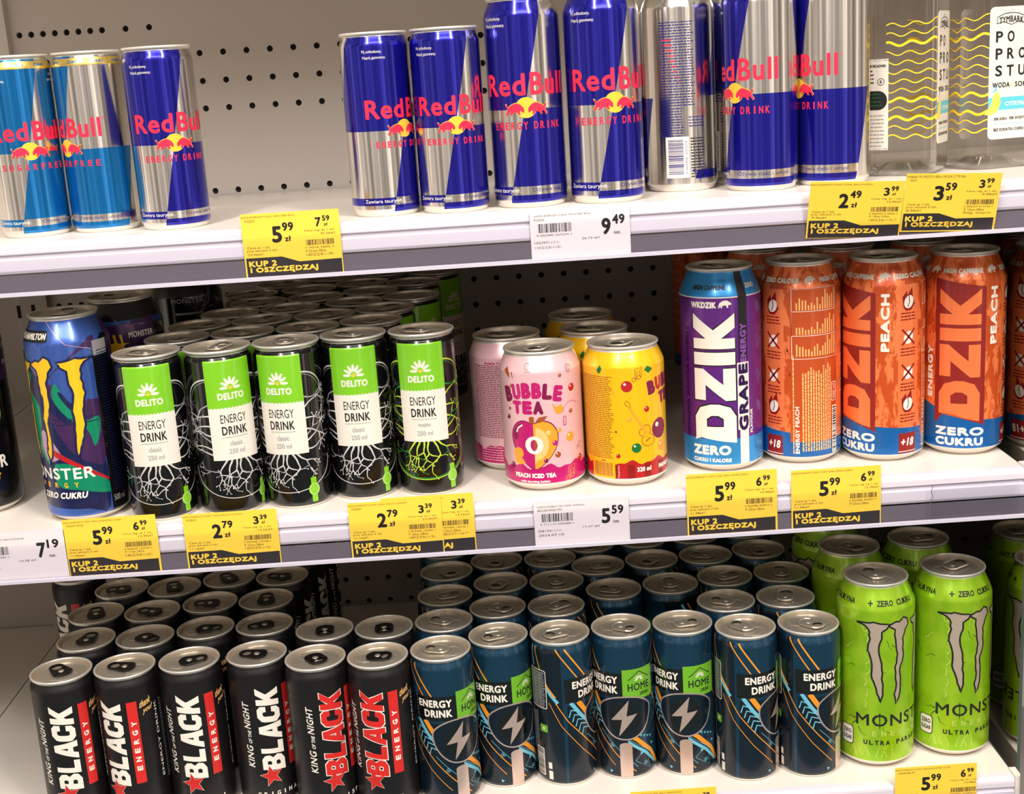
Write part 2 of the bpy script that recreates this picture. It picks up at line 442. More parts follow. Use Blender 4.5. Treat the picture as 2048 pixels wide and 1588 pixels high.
def tab_mesh(k, style):
    """rounded lever with a finger hole, riveted to the lid's middle"""
    mb = MB(); s = (k['rim']-5)/21*1.18; z0 = k['H']-2.1; h = 0.8; mt = 'tab_black' if style != 'ring' else 'tab_metal'
    if style == 'ring': L0, L1, wa, wb = -7.0, 13.0, 6.3, 6.6
    elif style == 'plate': L0, L1, wa, wb = -7.6, 13.2, 7.4, 5.4
    else: L0, L1, wa, wb = -8.4, 10.5, 6.9, 6.9
    n = 12; O = []
    for i in range(n+1):
        a = PI*i/n; O.append((wb*math.cos(a), L1-wb*.8+wb*.8*math.sin(a)))
    for i in range(n+1):
        a = PI+PI*i/n; O.append((wa*math.cos(a), L0+wa*.75+wa*.75*math.sin(a)))
    O = [(x*s, y*s) for x, y in O]
    hole = [(3.9*s*math.cos(2*PI*i/18), (7.6+3.3*math.sin(2*PI*i/18))*s) for i in range(18)]
    if style == 'oval': hole = [(4.4*s*math.cos(2*PI*i/18), (5.2+2.6*math.sin(2*PI*i/18))*s) for i in range(18)]
    loops = [[Vector((x, y, 0)) for x, y in O], [Vector((x, y, 0)) for x, y in hole]]
    flat = O+hole
    def zz(y, top): return z0+(h if top else 0)+0.05*max(0, y)
    for t in tessellate_polygon(loops):
        P = [flat[i] for i in t]
        ar = (P[1][0]-P[0][0])*(P[2][1]-P[0][1])-(P[2][0]-P[0][0])*(P[1][1]-P[0][1])
        if ar < 0: P = P[::-1]
        mb.poly([(x*MM, y*MM, zz(y, 1)*MM) for x, y in P], mt, [(0, 0, 1)]*3)
    for lp, sg in ((O, 1), (hole, -1)):
        for i in range(len(lp)):
            a, b = lp[i], lp[(i+1) % len(lp)]; d = math.hypot(b[0]-a[0], b[1]-a[1]) or 1
            n_ = ((b[1]-a[1])/d*sg, -(b[0]-a[0])/d*sg, 0)
            if sg > 0 and (a[0]*n_[0]+(a[1]-3)*n_[1]) < 0: n_ = (-n_[0], -n_[1], 0)
            mb.poly([(a[0]*MM, a[1]*MM, zz(a[1], 0)*MM), (b[0]*MM, b[1]*MM, zz(b[1], 0)*MM), (b[0]*MM, b[1]*MM, zz(b[1], 1)*MM), (a[0]*MM, a[1]*MM, zz(a[1], 1)*MM)], mt, [n_]*4)
    if style == 'ring':   # curled edge
        m2 = [(x*.93, y*.93+.4) for x, y in O]
        for i in range(len(O)):
            a, b, c, d = O[i], O[(i+1) % len(O)], m2[(i+1) % len(O)], m2[i]
            mx, my = (a[0]+d[0])/2, (a[1]+d[1])/2; mx2, my2 = (b[0]+c[0])/2, (b[1]+c[1])/2
            for p, q, r1, r2, sgn in ((a, b, (mx2, my2), (mx, my), 1), ((mx, my), (mx2, my2), c, d, -1)):
                L = math.hypot(mx, my-2) or 1; nn = Vector((sgn*mx/L, sgn*(my-2)/L, .8)).normalized()
                za, zb = (0, .5) if sgn > 0 else (.5, 0)
                mb.poly([(p[0]*MM, p[1]*MM, (zz(p[1], 1)+za)*MM), (q[0]*MM, q[1]*MM, (zz(q[1], 1)+za)*MM), (r1[0]*MM, r1[1]*MM, (zz(r1[1], 1)+zb)*MM), (r2[0]*MM, r2[1]*MM, (zz(r2[1], 1)+zb)*MM)], mt, [tuple(nn)]*4)
    # rivet
    rv = [(2.6, z0-.9), (2.6, z0+h+.05), (2.2, z0+h+.5), (1.2, z0+h+.75), (0, z0+h+.8)]
    mb2 = MB(); lathe(mb2, rv, 'tab_metal', 20)
    for q, m_ in zip(mb2.f, mb2.m): mb.poly([mb2.v[i] for i in q], 'tab_metal', [mb2.n[i] for i in q])
    # foot of the rivet down to the lid
    return mb.mesh('pull_tab')

PROTO = {}
def can_proto(design, kind, art, bands, tab='ring'):
    k = KIND[kind]; sec = circle(k['R'])
    me = body_mesh('can_body', sec, k['R'], wall_prof(k), bands, art)
    PROTO[design] = (kind, me, lid_of(kind), tab_of(kind, tab))
LID = {}; TAB = {}
def lid_of(kind):
    if kind not in LID: LID[kind] = lid_mesh(KIND[kind])
    return LID[kind]
def tab_of(kind, st):
    if (kind, st) not in TAB: TAB[(kind, st)] = tab_mesh(KIND[kind], st)
    return TAB[(kind, st)]
PLACED = []
KINDS_XY = []
def push_apart(x, y, R, shelf):
    """nudge a new can back until it clears the ones already standing on this shelf"""
    for _ in range(200):
        hit = False
        for X, Y, Q, s_ in KINDS_XY:
            if s_ != shelf: continue
            d = math.hypot(x-X, y-Y)
            if d < R+Q+0.15:
                k_ = (R+Q+0.2-d); dx, dy = (x-X)/(d or 1), (y-Y)/(d or 1)
                x += dx*k_; y += dy*k_; hit = True
        if not hit: break
    KINDS_XY.append((x, y, R, shelf)); return x, y
TEMPLATE = {}
def place(design, x, y, shelf, rot, label, group, tabrot=None, cat='drink can', name='drink_can'):
    kind, me, lid, tab = PROTO[design]; k = KIND[kind]; z = (Z1, Z2, Z3)[shelf]
    x, y = push_apart(x, y, max(k['R'], k['rim']), shelf)
    a0 = math.atan2(-x, y-CY)
    if design not in TEMPLATE:
        r = bpy.data.objects.new(name, None); C.objects.link(r); r.empty_display_size = .02
        b = link('can_body', me, r); l = link('lid', lid, r); t = link('pull_tab', tab, l)
        TEMPLATE[design] = (r, b, l, t)
    else:
        r0, b0, l0, t0 = TEMPLATE[design]
        r = r0.copy(); C.objects.link(r)
        b = b0.copy(); C.objects.link(b); b.parent = r
        l = l0.copy(); C.objects.link(l); l.parent = r
        t = t0.copy(); C.objects.link(t); t.parent = l
    r.location = (x*MM, y*MM, (z+ZC)*MM); r.rotation_euler = (0, 0, 0)
    b.rotation_euler = (0, 0, rot/k['R']+a0)
    l.rotation_euler = (0, 0, math.radians(tabrot) if tabrot is not None else random.Random(int(x*13+y*7)).uniform(0, 2*PI))
    tag(r, label, cat, group); PLACED.append(r)
    return r
# ------------------------------------------------------------------ the shelving
def ext_x(mb, prof, x0, x1, mt):
    """closed (y, z) outline pulled along x with end caps"""
    n = len(prof)
    for i in range(n):
        a, b = prof[i], prof[(i+1) % n]
        mb.poly([(x0*MM, a[0]*MM, a[1]*MM), (x0*MM, b[0]*MM, b[1]*MM), (x1*MM, b[0]*MM, b[1]*MM), (x1*MM, a[0]*MM, a[1]*MM)], mt)
    mb.poly([(x0*MM, y*MM, z*MM) for y, z in prof][::-1], mt); mb.poly([(x1*MM, y*MM, z*MM) for y, z in prof], mt)
def shelf(zt, x0, x1, label, rail=True, rx1=None, sag=0):
    root = bpy.data.objects.new('shelf', None); C.objects.link(root); root.location = (0, 0, (zt+ZC)*MM)
    tag(root, label, 'shelf', 'white metal shelves of the rack')
    mb = MB()
    if sag: ext_x(mb, [(10, -22), (470, -22-sag), (470, -sag), (200, 0), (10, 0)][::-1], x0, x1, 'shelf_white')
    else: mb.box(x0, x1, 10, 470, -22, 0, 'shelf_white')
    link('shelf_board', mb.mesh('shelf_board'), root)
    mb = MB()
    ext_x(mb, [(10, 0), (4, 0), (1.6, -.6), (.4, -2), (0, -4), (0, -8), (2.2, -9.2), (2.2, -11.4), (0, -12.6), (0, -20.5), (.8, -22.5), (3, -23.5), (10, -23.5)], x0, x1, 'lip_white_cool_lit')
    link('front_lip', mb.mesh('front_lip'), root)
    # rounded cap over the shelf's corner
    mb = MB(); 
    P = [(x1-1, 14), (x1-1, -1.2), (x1+1.5, -1.4), (x1+3.6, .5), (x1+4.4, 4), (x1+4.4, 14)]
    for z0, z1 in ((-23, 2.2),):
        mb.poly([(x*MM, y*MM, z1*MM) for x, y in P], 'shelf_white'); 
        for i in range(len(P)):
            a, b = P[i], P[(i+1) % len(P)]
            mb.poly([(a[0]*MM, a[1]*MM, z0*MM), (b[0]*MM, b[1]*MM, z0*MM), (b[0]*MM, b[1]*MM, z1*MM), (a[0]*MM, a[1]*MM, z1*MM)], 'shelf_white')
    link('corner_cap', mb.mesh('corner_cap'), root)
    if rail:
        r1 = rx1 or x1
        mb = MB(); mb.box(x0, r1, -.9, -.1, -37.5, -23.6, 'rail_grey')
        ext_x(mb, [(-4.6, -36.6), (-4.6, -39.2), (-.1, -39.2), (-.1, -37.6), (-2.2, -37.6), (-2.6, -36.2)], x0, r1, 'rail_edge_highlight')
        rr = link('label_rail', mb.mesh('label_rail'), root)
        mb = MB(); mb.box(x0, r1, -4.3, -4.0, -37, -7, 'clear_plastic')
        link('clear_cover', mb.mesh('clear_cover'), rr)
    return root
shelf(Z1, -531, 700, 'top white shelf carrying the tall blue and silver cans and clear bottles', sag=12.6)
shelf(262, -531, 700, 'white shelf above the picture, over the blue and silver cans', rail=False)
shelf(Z2, -531, 409, 'middle white shelf carrying the green-labelled, pink, yellow, purple and orange cans', True, 470)
shelf(Z3, -531, 409, 'bottom white shelf carrying black, dark teal and lime green cans')
mb = MB(); mb.box(417.2, 420, 20, 474, -800, Z1-27, 'mirror_glass')
tag(link('side_mirror', mb.mesh('side_mirror'), None, (0, 0, ZC)), 'tall mirror panel closing the right end of the two lower shelves', 'mirror')
for zt, lab in ((Z1, 'top shelf of the next bay, just outside the left edge'), (Z2, 'middle shelf of the next bay at the left edge')):
    mb = MB(); mb.box(-1100, -532.5, 6, 470, -23, 0, 'shelf_white')
    tag(link('shelf', mb.mesh('left_shelf'), None, (0, 0, zt+ZC)), lab, 'shelf')
mb = MB(); mb.box(-1124, -1102, 6, 474, -800, 420, 'panel_grey')  # added out of view to keep side light off the left shelves
tag(link('light_block_panel', mb.mesh('light_block_panel'), None, (0, 0, ZC)), 'unseen grey panel added beyond the left bay to block side light', 'panel')
mb = MB(); mb.box(-1100, -532.5, 6, 470, -23, 0, 'shelf_white')
tag(link('shelf', mb.mesh('left_shelf'), None, (0, 0, Z3+ZC)), 'empty pale shelf of the next bay, left of the black cans', 'shelf')

# perforated back panel
mb = MB()
rows = {63: (-494, -350), 33.2: (-494, 160), 4: (-494, 160), -25: (-494, 160), -113.5: (-494, 180), -229.5: (-494, 420), -258.5: (-494, 420), -287.4: (-494, 420), -316.4: (-494, 420), -548: (-494, 420), -577: (-494, 420), -605: (-494, 420)}
def hole_xs(a, b):
    X = []
    k = -40
    while True:
        x = -50.5+12.55*k; k += 1
        if x > b: break
        if x < a: continue
        if x > -400 and (k-1) % 2: continue
        X.append(x)
    return X
def panel_strip(x0, x1, rws, z0, z1):
    zs = sorted(rws); cur = z0
    q = lambda a, b, c, d: mb.poly([(a*MM, 475*MM, c*MM), (b*MM, 475*MM, c*MM), (b*MM, 475*MM, d*MM), (a*MM, 475*MM, d*MM)], 'panel_grey')
    for z in zs:
        q(x0, x1, cur, z-6); X = rws[z]; c = x0
        for x in X:
            if x-6 > c: q(c, x-6, z-6, z+6)
            sqr = [(x-6, z-6), (x+6, z-6), (x+6, z+6), (x-6, z+6)]; r = 3.3
            cir = [(x+r*math.cos(2*PI*i/16), z+r*math.sin(2*PI*i/16)) for i in range(16)]
            flat = sqr+cir
            for t in tessellate_polygon([[Vector((a, b, 0)) for a, b in sqr], [Vector((a, b, 0)) for a, b in cir]]):
                mb.poly([(flat[i][0]*MM, 475*MM, flat[i][1]*MM) for i in t], 'panel_grey')
            for i in range(16):
                a, b = cir[i], cir[(i+1) % 16]
                mb.poly([(a[0]*MM, 475*MM, a[1]*MM), (b[0]*MM, 475*MM, b[1]*MM), (b[0]*MM, 479*MM, b[1]*MM), (a[0]*MM, 479*MM, a[1]*MM)], 'panel_grey')
            mb.poly([(a*MM, 479*MM, b*MM) for a, b in cir], 'hole_shade')
            c = x+6
        if c < x1: q(c, x1, z-6, z+6)
        cur = z+6
    q(x0, x1, cur, z1)
panel_strip(-499, 750, {z: hole_xs(*ab) for z, ab in rows.items()}, -800, 420)
panel_strip(-1100, -546, {z: [x for x in hole_xs(-700, -566)] for z in (-548, -581, -608)}, -800, 420)
po = link('back_panel', mb.mesh('back_panel'), None, (0, 0, ZC)); tag(po, 'grey metal back panel with rows of punched round holes', 'panel')
mb = MB(); mb.box(-546, -499, 463, 476, -800, 420, 'panel_grey')
for k in range(-16, 9):
    for dx in (-8, 8): mb.box(-522.5+dx-2, -522.5+dx+2, 462.6, 463.4, k*50+12, k*50+26, 'hole_shade')  # dark plates paint the slots' inner shade onto the post
tag(link('upright_post', mb.mesh('upright_post'), None, (0, 0, ZC)), 'grey slotted upright post between two panel bays at the left', 'post')
mb = MB(); mb.box(-4000, 4000, -5000, 3000, -20, 0, 'floor_teal')
fo = link('floor', mb.mesh('floor'), None, (0, 0, 0)); fo['kind'] = 'structure'
mb = MB(); mb.box(-4000, 4000, 700, 760, 0, 3300, 'panel_grey')
wo = link('wall_back', mb.mesh('wall_back')); wo['kind'] = 'structure'

# ------------------------------------------------------------------ prints
def bull(A, cx, cy, s, flip, mt, lay):
    """one charging bull as a flat silhouette"""
    P = [(-7.6, -3.2), (-6.2, -1.2), (-5.8, .6), (-7.2, 3.2), (-6.6, 4.0), (-5.6, 3.2), (-5.0, 1.6), (-3.2, 3.0), (-.6, 4.2), (2.0, 4.6), (4.0, 3.8), (5.6, 2.4), (6.9, .8), (7.2, -1.2), (6.4, -2.6), (5.2, -1.8), (4.4, -.8), (3.8, -1.8), (4.4, -3.6), (3.0, -4.0), (2.0, -2.2), (.2, -1.8), (-1.4, -2.6), (-2.2, -4.0), (-3.8, -3.8), (-3.0, -1.8), (-4.4, -1.6), (-5.6, -3.0), (-6.4, -4.4)]
    f = -1 if flip else 1
    A.poly([(cx+x*s*f, cy+y*s) for x, y in P][::f], mt, lay)
def rb_art(sx, sy, H, top, blue, free=False, gold=False):
    A = Art(); v = lambda y: y*sy; u = lambda x: x*sx
    mid = v(63); sl = 0.225*sx/sy; d = lambda y: (y-mid)*sl      # diagonal
    W = 62 if not free else 62
    lo, hi = v(3.5), top
    q = lambda u0, u1, a, b, mt, lay=1: A.poly([(u0+d(a), a), (u1+d(a), a), (u1+d(b), b), (u0+d(b), b)], mt, lay)
    q(-W*sx*.95, 0, mid, hi, blue); q(0, W*sx*.95, lo, mid, blue)
    # strap line
    b0, b1 = v(8.5), v(14)
    q(0, W*sx*.95, b0, b1, 'silver', 2); q(-W*sx*.95, 0, b0, b1, blue, 2)
    A.text('Zawiera taurynę.', 'ivory_ink', u(-21), (b0+b1)/2, u(30), v(3.4), 3)
    A.text('Ożywia ciało i umysł.', 'navy_ink', u(21.5), (b0+b1)/2+.2, u(38), v(3.4), 3)
    A.text('Pij schłodzony.', 'ivory_ink', u(-21), v(119.5), u(15), v(2.6), 3, arc=0)
    A.text('Napój gazowany.', 'ivory_ink', u(-19.5), v(115.3), u(17.5), v(2.6), 3)
    A.text('Red', 'red_ink', u(-14.2), v(78.5), u(31), v(14), 4, bold=1.5)
    A.text('Bull', 'red_ink', u(18.4), v(78.7), u(28), v(14.4), 4, bold=1.5)
    A.ring(u(34.5), v(85), .8, .25, 'red_ink', 4, n=10)
    A.disc(u(1), v(64), u(7.2), 'sun_yellow', 3, v(6.6))
    s = .98*sx
    bull(A, u(-6.6), v(63.2), s, False, 'sun_yellow', 3.2); bull(A, u(-6.8), v(63), s*.93, False, 'red_ink', 4)
    bull(A, u(8.6), v(63.2), s, True, 'sun_yellow', 3.2); bull(A, u(8.8), v(63), s*.93, True, 'red_ink', 4)
    t = 'SUGARFREE' if free else 'ENERGY DRINK'
    x = -23
    if free:
        for ch in t: A.text(ch, 'red_ink', u(x+2), v(52.5), u(3.2 if ch != 'U' else 3.6), v(4.6), 4, bold=.5); x += 6.0
    else:
        for ch in t:
            if ch != ' ': A.text(ch, 'red_ink', u(x+1.5), v(52.8), u(3.0), v(4.8), 4, bold=.45)
            x += 4.35 if ch != ' ' else 2.6
    # data panel on the back
    circ = 2*PI*(26.5 if H < 140 else 28.7); c = circ/2
    A.fine(c-16, v(56), c+12, v(112), 'navy_ink', 2, 2.1, .8, random.Random(3))
    A.fine(c-16, v(36), c+2, v(56), 'navy_ink', 2, 2.1, .8, random.Random(4))
    for k in range(9): A.rect(c-14+k*1.5, v(100)-k*4, c-6+k*.7, v(100.8)-k*4, 'red_ink', 3)
    A.rect(c-14, v(11), c+6, v(36), 'silver_text_panel', 2); A.rect(c-13, v(9.5), c+5.5, v(37), 'label_ivory', 2.5)
    A.barcode(c-11, v(12), c+1, v(35), 'navy_ink', 3, 5, True)
    A.text('9 002490 207274', 'navy_ink', c+3.4, v(23), v(22), 1.7, 3, rot=PI/2)
    A.fine(c+7, v(8), c+19, v(36), 'dark_ink', 2, 2.3, 1, random.Random(8))
    A.text('e', 'navy_ink', c+9.5, v(14), 2.5, 3, 3, bold=.4)
    A.fine(c+6, v(42), c+20, v(50), 'navy_ink', 2, 2.3, .8, random.Random(9))
    if gold:
        A.rect(-circ/2, H-10.5, circ/2, H-5, 'gold_band', 5)
        for k in range(-4, 5): A.text('CUKRU', 'sky_blue', k*18, H-7.8, 10, 2.2, 6, bold=.3)
    return A
SB = [(3.4, 'base_white')]
def rb_bands(H): return [(3.2, 'base_white'), (H-3.4, 'silver'), (999, 'rim_metal')]
can_proto('rb250', 'slim_rb', rb_art(1, 1.022, 137, 133.5, 'blue'), rb_bands(137))
can_proto('rb250f', 'slim_rb', rb_art(1, 1.022, 137, 133.5, 'sky_blue', True, True), rb_bands(137))
can_proto('rb355', 'sleek', rb_art(1.12, 1.17, 156, 152.5, 'blue'), rb_bands(156))

def veins(A, m1, m2, seed):
    rng = random.Random(seed)
    def br(x, y, a, ln, wd, dep, mt):
        P = [(x, y)]; a2 = a
        n = 4
        for i in range(n):
            a2 += rng.uniform(-.32, .32); x += math.cos(a2)*ln/n; y += math.sin(a2)*ln/n
            P.append((x, y))
            if x*x > 41**2 or y < 11 or y > 118: break
        A.stroke(P, wd, mt, 2+dep*.12, wd*.5)
        if dep < 3:
            for s_ in ((-1, 1) if rng.random() < .8 else (rng.choice((-1, 1)),)):
                br(P[-1][0], P[-1][1], a2+s_*rng.uniform(.3, .75), ln*rng.uniform(.55, .8), wd*.72, dep+1, m1 if rng.random() < .7 else m2)
        else: A.disc(P[-1][0], P[-1][1], wd*.9, mt, 2.6, n=8)
    for k in range(6): br(-8+k*3.4, 47, -PI/2+(k-2.5)*.36+rng.uniform(-.12, .12), rng.uniform(10, 14), 1.7, 0, m1)
    for sd in (-1, 1):
        for y in (92, 82, 74, 66, 60, 54, 50): br(sd*17, y, (0 if sd > 0 else PI)+rng.uniform(-.35, .45)*(-sd if y > 70 else sd), rng.uniform(10, 15), 1.5, 1, m1 if y % 4 else m2)
        arc = [(sd*(19+20*math.sin(t)), 92+20*math.cos(t)) for t in [i*PI/14*1.0 for i in range(0, 9)]]
        A.stroke(arc, 1.3, m1, 2.3, .7)
        A.stroke([(x-sd*2.2, y-1.5) for x, y in arc], .5, m2, 2.2, .3)
        A.stroke([(sd*38.5, 88), (sd*38, 78), (sd*34, 68), (sd*36, 56)], .9, m1, 2.3, .4)
        A.stroke([(sd*40*math.cos(t), 40-26*math.sin(t)) for t in [i*PI/2/12 for i in range(13)]], .9, m1, 2.2, .6)
def delito(mojito):
    A = Art()
    veins(A, 'vein_glow' if mojito else 'vein_white', 'vein_green' if mojito else 'grey_ink', 11)
    if mojito: A.stroke([(36*math.cos(t), 38-23*math.sin(t)) for t in [i*PI/20 for i in range(21)]], 1.3, 'vein_green', 1.8, .9)
    A.rect(-19.6, 46, 19.6, 90, 'label_ivory', 3); A.rect(-19.6, 89.5, 19.6, 126.5, 'leaf_green', 3.6)
    for k in range(14): A.disc(-18.2+k*2.8, 89.4, 1.4, 'leaf_green', 3.3, n=12)
    for k in range(7):
        a = math.radians(k*30); A.disc(5.3*math.cos(a), 104.4+6*math.sin(a), 3.3, 'label_ivory', 4.4, 1.15, 12, a)
    A.disc(0, 104.4, 1.6, 'sun_yellow', 5, n=14)
    A.text('DELITO', 'label_ivory', 0, 97.8, 21.5, 5.6, 5, bold=.9)
    A.text('ENERGY', 'dark_ink', 0, 79.6, 21, 7, 4.6)
    A.text('DRINK', 'dark_ink', 0, 70, 20.5, 7, 4.6, bold=.5)
    for k in range(16): A.disc(-9.7+k*1.3, 64.6, .38, 'bt_green', 4.6, n=6)
    A.text('mojito' if mojito else 'classic', 'grey_ink', 0, 59.6, 10, 4, 4.6, bold=.2)
    A.text('250 ml', 'grey_ink', 0, 53, 12.6, 4, 4.6, bold=.2)
    A.rect(18.6, 4.5, 23.4, 25, 'leaf_green', 3); A.disc(21, 15, 4.8, 'leaf_green', 3.1, 5.2)
    A.ring(21, 15, 3.9, .3, 'label_ivory', 3.8, ry=4.3); A.fine(18.2, 13.4, 23.8, 17, 'lime_pale', 3.8, 1.4, .35)
    return A
db = [(1.6, 'base_white'), (130, 'gloss_black'), (999, 'rim_metal')]
can_proto('classic', 'slim_wide', delito(False), db); can_proto('mojito', 'slim_wide', delito(True), db)

def claw(A, cx, cy, w_, h, fill, edge, lay=3, seed=2, ew=1.0):
    """three torn claw marks"""
    rng = random.Random(seed)
    def jag(P, amp):
        o = []
        for i in range(len(P)-1):
            (x0, y0), (x1, y1) = P[i], P[i+1]; n = max(2, int(math.hypot(x1-x0, y1-y0)*h/4.2)) if abs(y1-y0) > .12 else 2
            for k in range(n):
                t = k/n; o.append((x0+(x1-x0)*t+(rng.uniform(-amp, amp) if k else 0), y0+(y1-y0)*t))
        return o
    # unit shapes, x in [-1, 1], y in [0, 1] (1 = top)
    L = jag([(-1.3, .985), (-1.0, .95), (-.86, .88), (-.84, .8), (-.92, .66), (-.78, .5), (-.8, .36), (-.55, .1), (-.5, .03), (-.42, .12), (-.46, .32), (-.46, .5), (-.56, .66), (-.46, .8), (-.46, .88), (-.28, .92), (-.2, .97), (-.5, .98), (-.75, 1.0), (-.95, .975)], .03)
    M = jag([(-.24, .955), (0, .9), (.02, .78), (.1, .6), (0, .45), (.06, .25), (-.02, .12), (.04, 0), (.16, .08), (.22, .25), (.18, .4), (.34, .6), (.3, .78), (.42, .88), (.56, .93), (.5, 1.0), (.32, 1.03), (.15, .985), (-.1, 1.0)], .03)
    Rr = [(-x*.95+.5, y*.98+.02) for x, y in L][::-1]
    for P in (L, M, Rr):
        Q = [(cx+x*w_/2, cy-h/2+y*h) for x, y in P]
        A.poly(Q, fill, lay)
        A.stroke(Q+[Q[0]], ew, edge, lay+.5)
def monster_word(A, cx, cy, w_, h, mt, lay=4, bold=.7, shadow=None):
    A.text('MONSTER', mt, cx, cy, w_, h, lay, bold=bold)
    ox = cx-w_*.255
    A.stroke([(ox, cy+h*.62), (ox, cy-h*.75)], .9, mt, lay+.3, .5)
def spaced(A, t, mt, cx, cy, w_, h, lay=4, bold=.3, arc=0):
    n = len(t)
    for i, ch in enumerate(t):
        if ch == ' ': continue
        x = -w_/2+w_*(i+.5)/n; A.text(ch, mt, cx+x, cy-arc*x*x, h*(.78 if ch not in 'IMW+' else (.25 if ch == 'I' else .95)), h, lay, bold=bold)
def lime_art():
    A = Art(); rng = random.Random(5)
    claw(A, 0, 99, 50, 76, 'claw_silver', 'dark_ink', 3, 2, 1.5)
    monster_word(A, 8, 46.5, 82, 11, 'dark_ink', 4, .6)
    spaced(A, 'ENERGY', 'lime_pale', 2, 34, 46, 5, 4, .5)
    spaced(A, 'ULTRA PARADISE', 'dark_ink', 6, 25.5, 66, 4.4, 4, .6)
    for k, t in enumerate(('+ ZERO CUKRU', '+ TAURYNA', '+ ZERO CUKRU', '+ TAURYNA')):
        spaced(A, t, 'dark_ink', -1+k*52, 152.6, 44 if 'Z' in t else 34, 4.6, 5, .5)
    for k in range(46):   # scuffed leaf and tribal figures in the background print
        x = rng.choice((rng.uniform(-98, -24), rng.uniform(26, 98), rng.uniform(-98, 98))); y = rng.uniform(30, 150); a = rng.uniform(0, 6.3); P = [(x, y)]
        for j in range(4): a += rng.uniform(-.8, .8); x += math.cos(a)*rng.uniform(1.5, 4); y += math.sin(a)*rng.uniform(1.5, 4); P.append((x, min(max(y, 12), 150)))
        A.stroke(P, rng.uniform(.5, 1.3), 'lime_dark' if k % 3 else 'lime_pale', 1.2, .2)
    for k in range(22):
        x = rng.uniform(-100, 100); A.stroke([(x, 12), (x+rng.uniform(-3, 3), 18), (x+rng.uniform(-7, 7), 24)], .8, 'lime_pale', 1.3, .3)
    for k in range(8): A.stroke([(-24+rng.uniform(-1.5, 1.5), 58+k*10), (-22+rng.uniform(-2, 2), 62+k*10), (-24+rng.uniform(-2, 2), 66+k*10)], 1.2, 'lime_pale', 1.4, .5)
    for c in (-42, 64):
        A.rrect(c-6.5, 20, c+6.5, 38, 3, 'dark_ink', 2.6); A.rrect(c-5.8, 20.7, c+5.8, 37.3, 2.6, 'label_ivory', 3)
        A.text('ZERO', 'dark_ink', c, 32, 9, 4, 4, bold=.4); A.text('SUGAR', 'dark_ink', c, 26, 9.6, 4, 4, bold=.4)
    A.fine(-95, 60, -60, 130, 'lime_dark', 2, 3, 1.2, random.Random(2)); A.fine(70, 60, 96, 130, 'lime_dark', 2, 3, 1.2, random.Random(3))
    return A
can_proto('lime', 'big', lime_art(), [(7, 'base_white'), (164.5, 'lime'), (999, 'rim_metal')])

def claw_blue():
    A = Art()
    A.poly(smooth([(-40, 20), (-8, 14), (26, 12), (44, 10), (44, 60), (30, 92), (2, 120), (-30, 138), (-60, 130), (-62, 60)], 3), 'can_navy', 1.2)
    A.poly(smooth([(2, 96), (18, 62), (36, 48), (46, 52), (46, 108), (24, 84), (14, 86)], 3), 'can_violet', 1.7)
    A.poly(smooth([(-58, 120), (-40, 136), (-22, 128), (-6, 110), (-20, 90), (-52, 100)], 3), 'can_violet', 1.6)
    A.poly(smooth([(4, 116), (46, 150), (46, 140), (20, 116), (4, 100)], 3), 'can_violet', 1.9)
    A.poly(smooth([(8, 128), (46, 154), (46, 164), (20, 150)], 3), 'can_blue', 2.3)
    A.poly(smooth([(20, 112), (46, 100), (46, 140), (30, 136), (8, 118)], 3), 'can_blue', 2.0)
    A.poly(smooth([(-22, 130), (-10, 122), (-16, 110), (-4, 96), (-8, 66), (0, 48), (-12, 62), (-22, 96)], 3), 'can_green', 2.2)
    A.poly(smooth([(14, 116), (22, 98), (32, 84), (44, 86), (44, 74), (38, 62), (34, 76), (20, 88), (10, 104)], 3), 'can_green', 2.3)
    A.poly(smooth([(15, 108), (20, 98), (27, 90), (24, 98), (18, 108)], 3), 'can_navy', 2.6)
    A.poly(smooth([(-2, 52), (10, 56), (6, 66), (-4, 78), (-10, 66)], 3), 'can_pink', 2.1)
    A.poly(smooth([(4, 50), (30, 46), (46, 30), (46, 22), (22, 28), (4, 32)], 3), 'can_green', 2.1)
    A.poly(smooth([(-2, 60), (20, 48), (46, 32), (46, 34), (22, 51), (0, 64)], 3), 'crimson', 2.5)
    for y in (88, 84): A.stroke([(-4, y+2), (12, y-2), (44, y-1)], .8, 'can_navy', 3)
    A.stroke([(-24, 160), (-14, 134), (4, 116)], .6, 'can_pink', 2.8); A.stroke([(10, 164), (26, 146), (46, 140)], .6, 'can_pink', 2.8)
    claw(A, -2, 92, 56, 86, 'claw_yellow', 'can_navy', 4, 2, 1.8)
    A.rrect(-26, 148.5, 12, 157.5, 1.5, 'dark_ink', 4)
    A.text('LEWIS HAMILTON', 'ivory_ink', -9, 153, 40, 5, 5, shear=.25, bold=.8)
    monster_word(A, -1, 42, 72, 9.5, 'ivory_ink', 4, .8)
    spaced(A, 'ENERGY', 'claw_yellow', -2, 32.5, 52, 4.2, 4, .5)
    A.text('ZERO CUKRU', 'ivory_ink', 6, 23.8, 42, 5.4, 4, shear=.25, bold=.9)
    A.poly([(46, 6), (100, 6), (100, 150), (58, 150), (46, 140)], 'gloss_black', 3.2)
    A.fine(50, 20, 84, 138, 'can_navy', 4, 2.4, .9, random.Random(4)); A.text('500 ml', 'grey_ink', 54, 16, 12, 5, 4)
    A.rect(47, 134, 62, 146, 'grey_ink', 3.6)
    A.text('MONSTER', 'ivory_ink', 88, 138, 22, 4, 4, bold=.4)
    A.poly(smooth([(66, 128), (78, 128), (78, 160), (66, 160)], 3), 'can_violet', 3.6)
    return A
can_proto('claw_blue', 'big', claw_blue(), [(6, 'base_white'), (164.5, 'can_blue'), (999, 'rim_metal')])
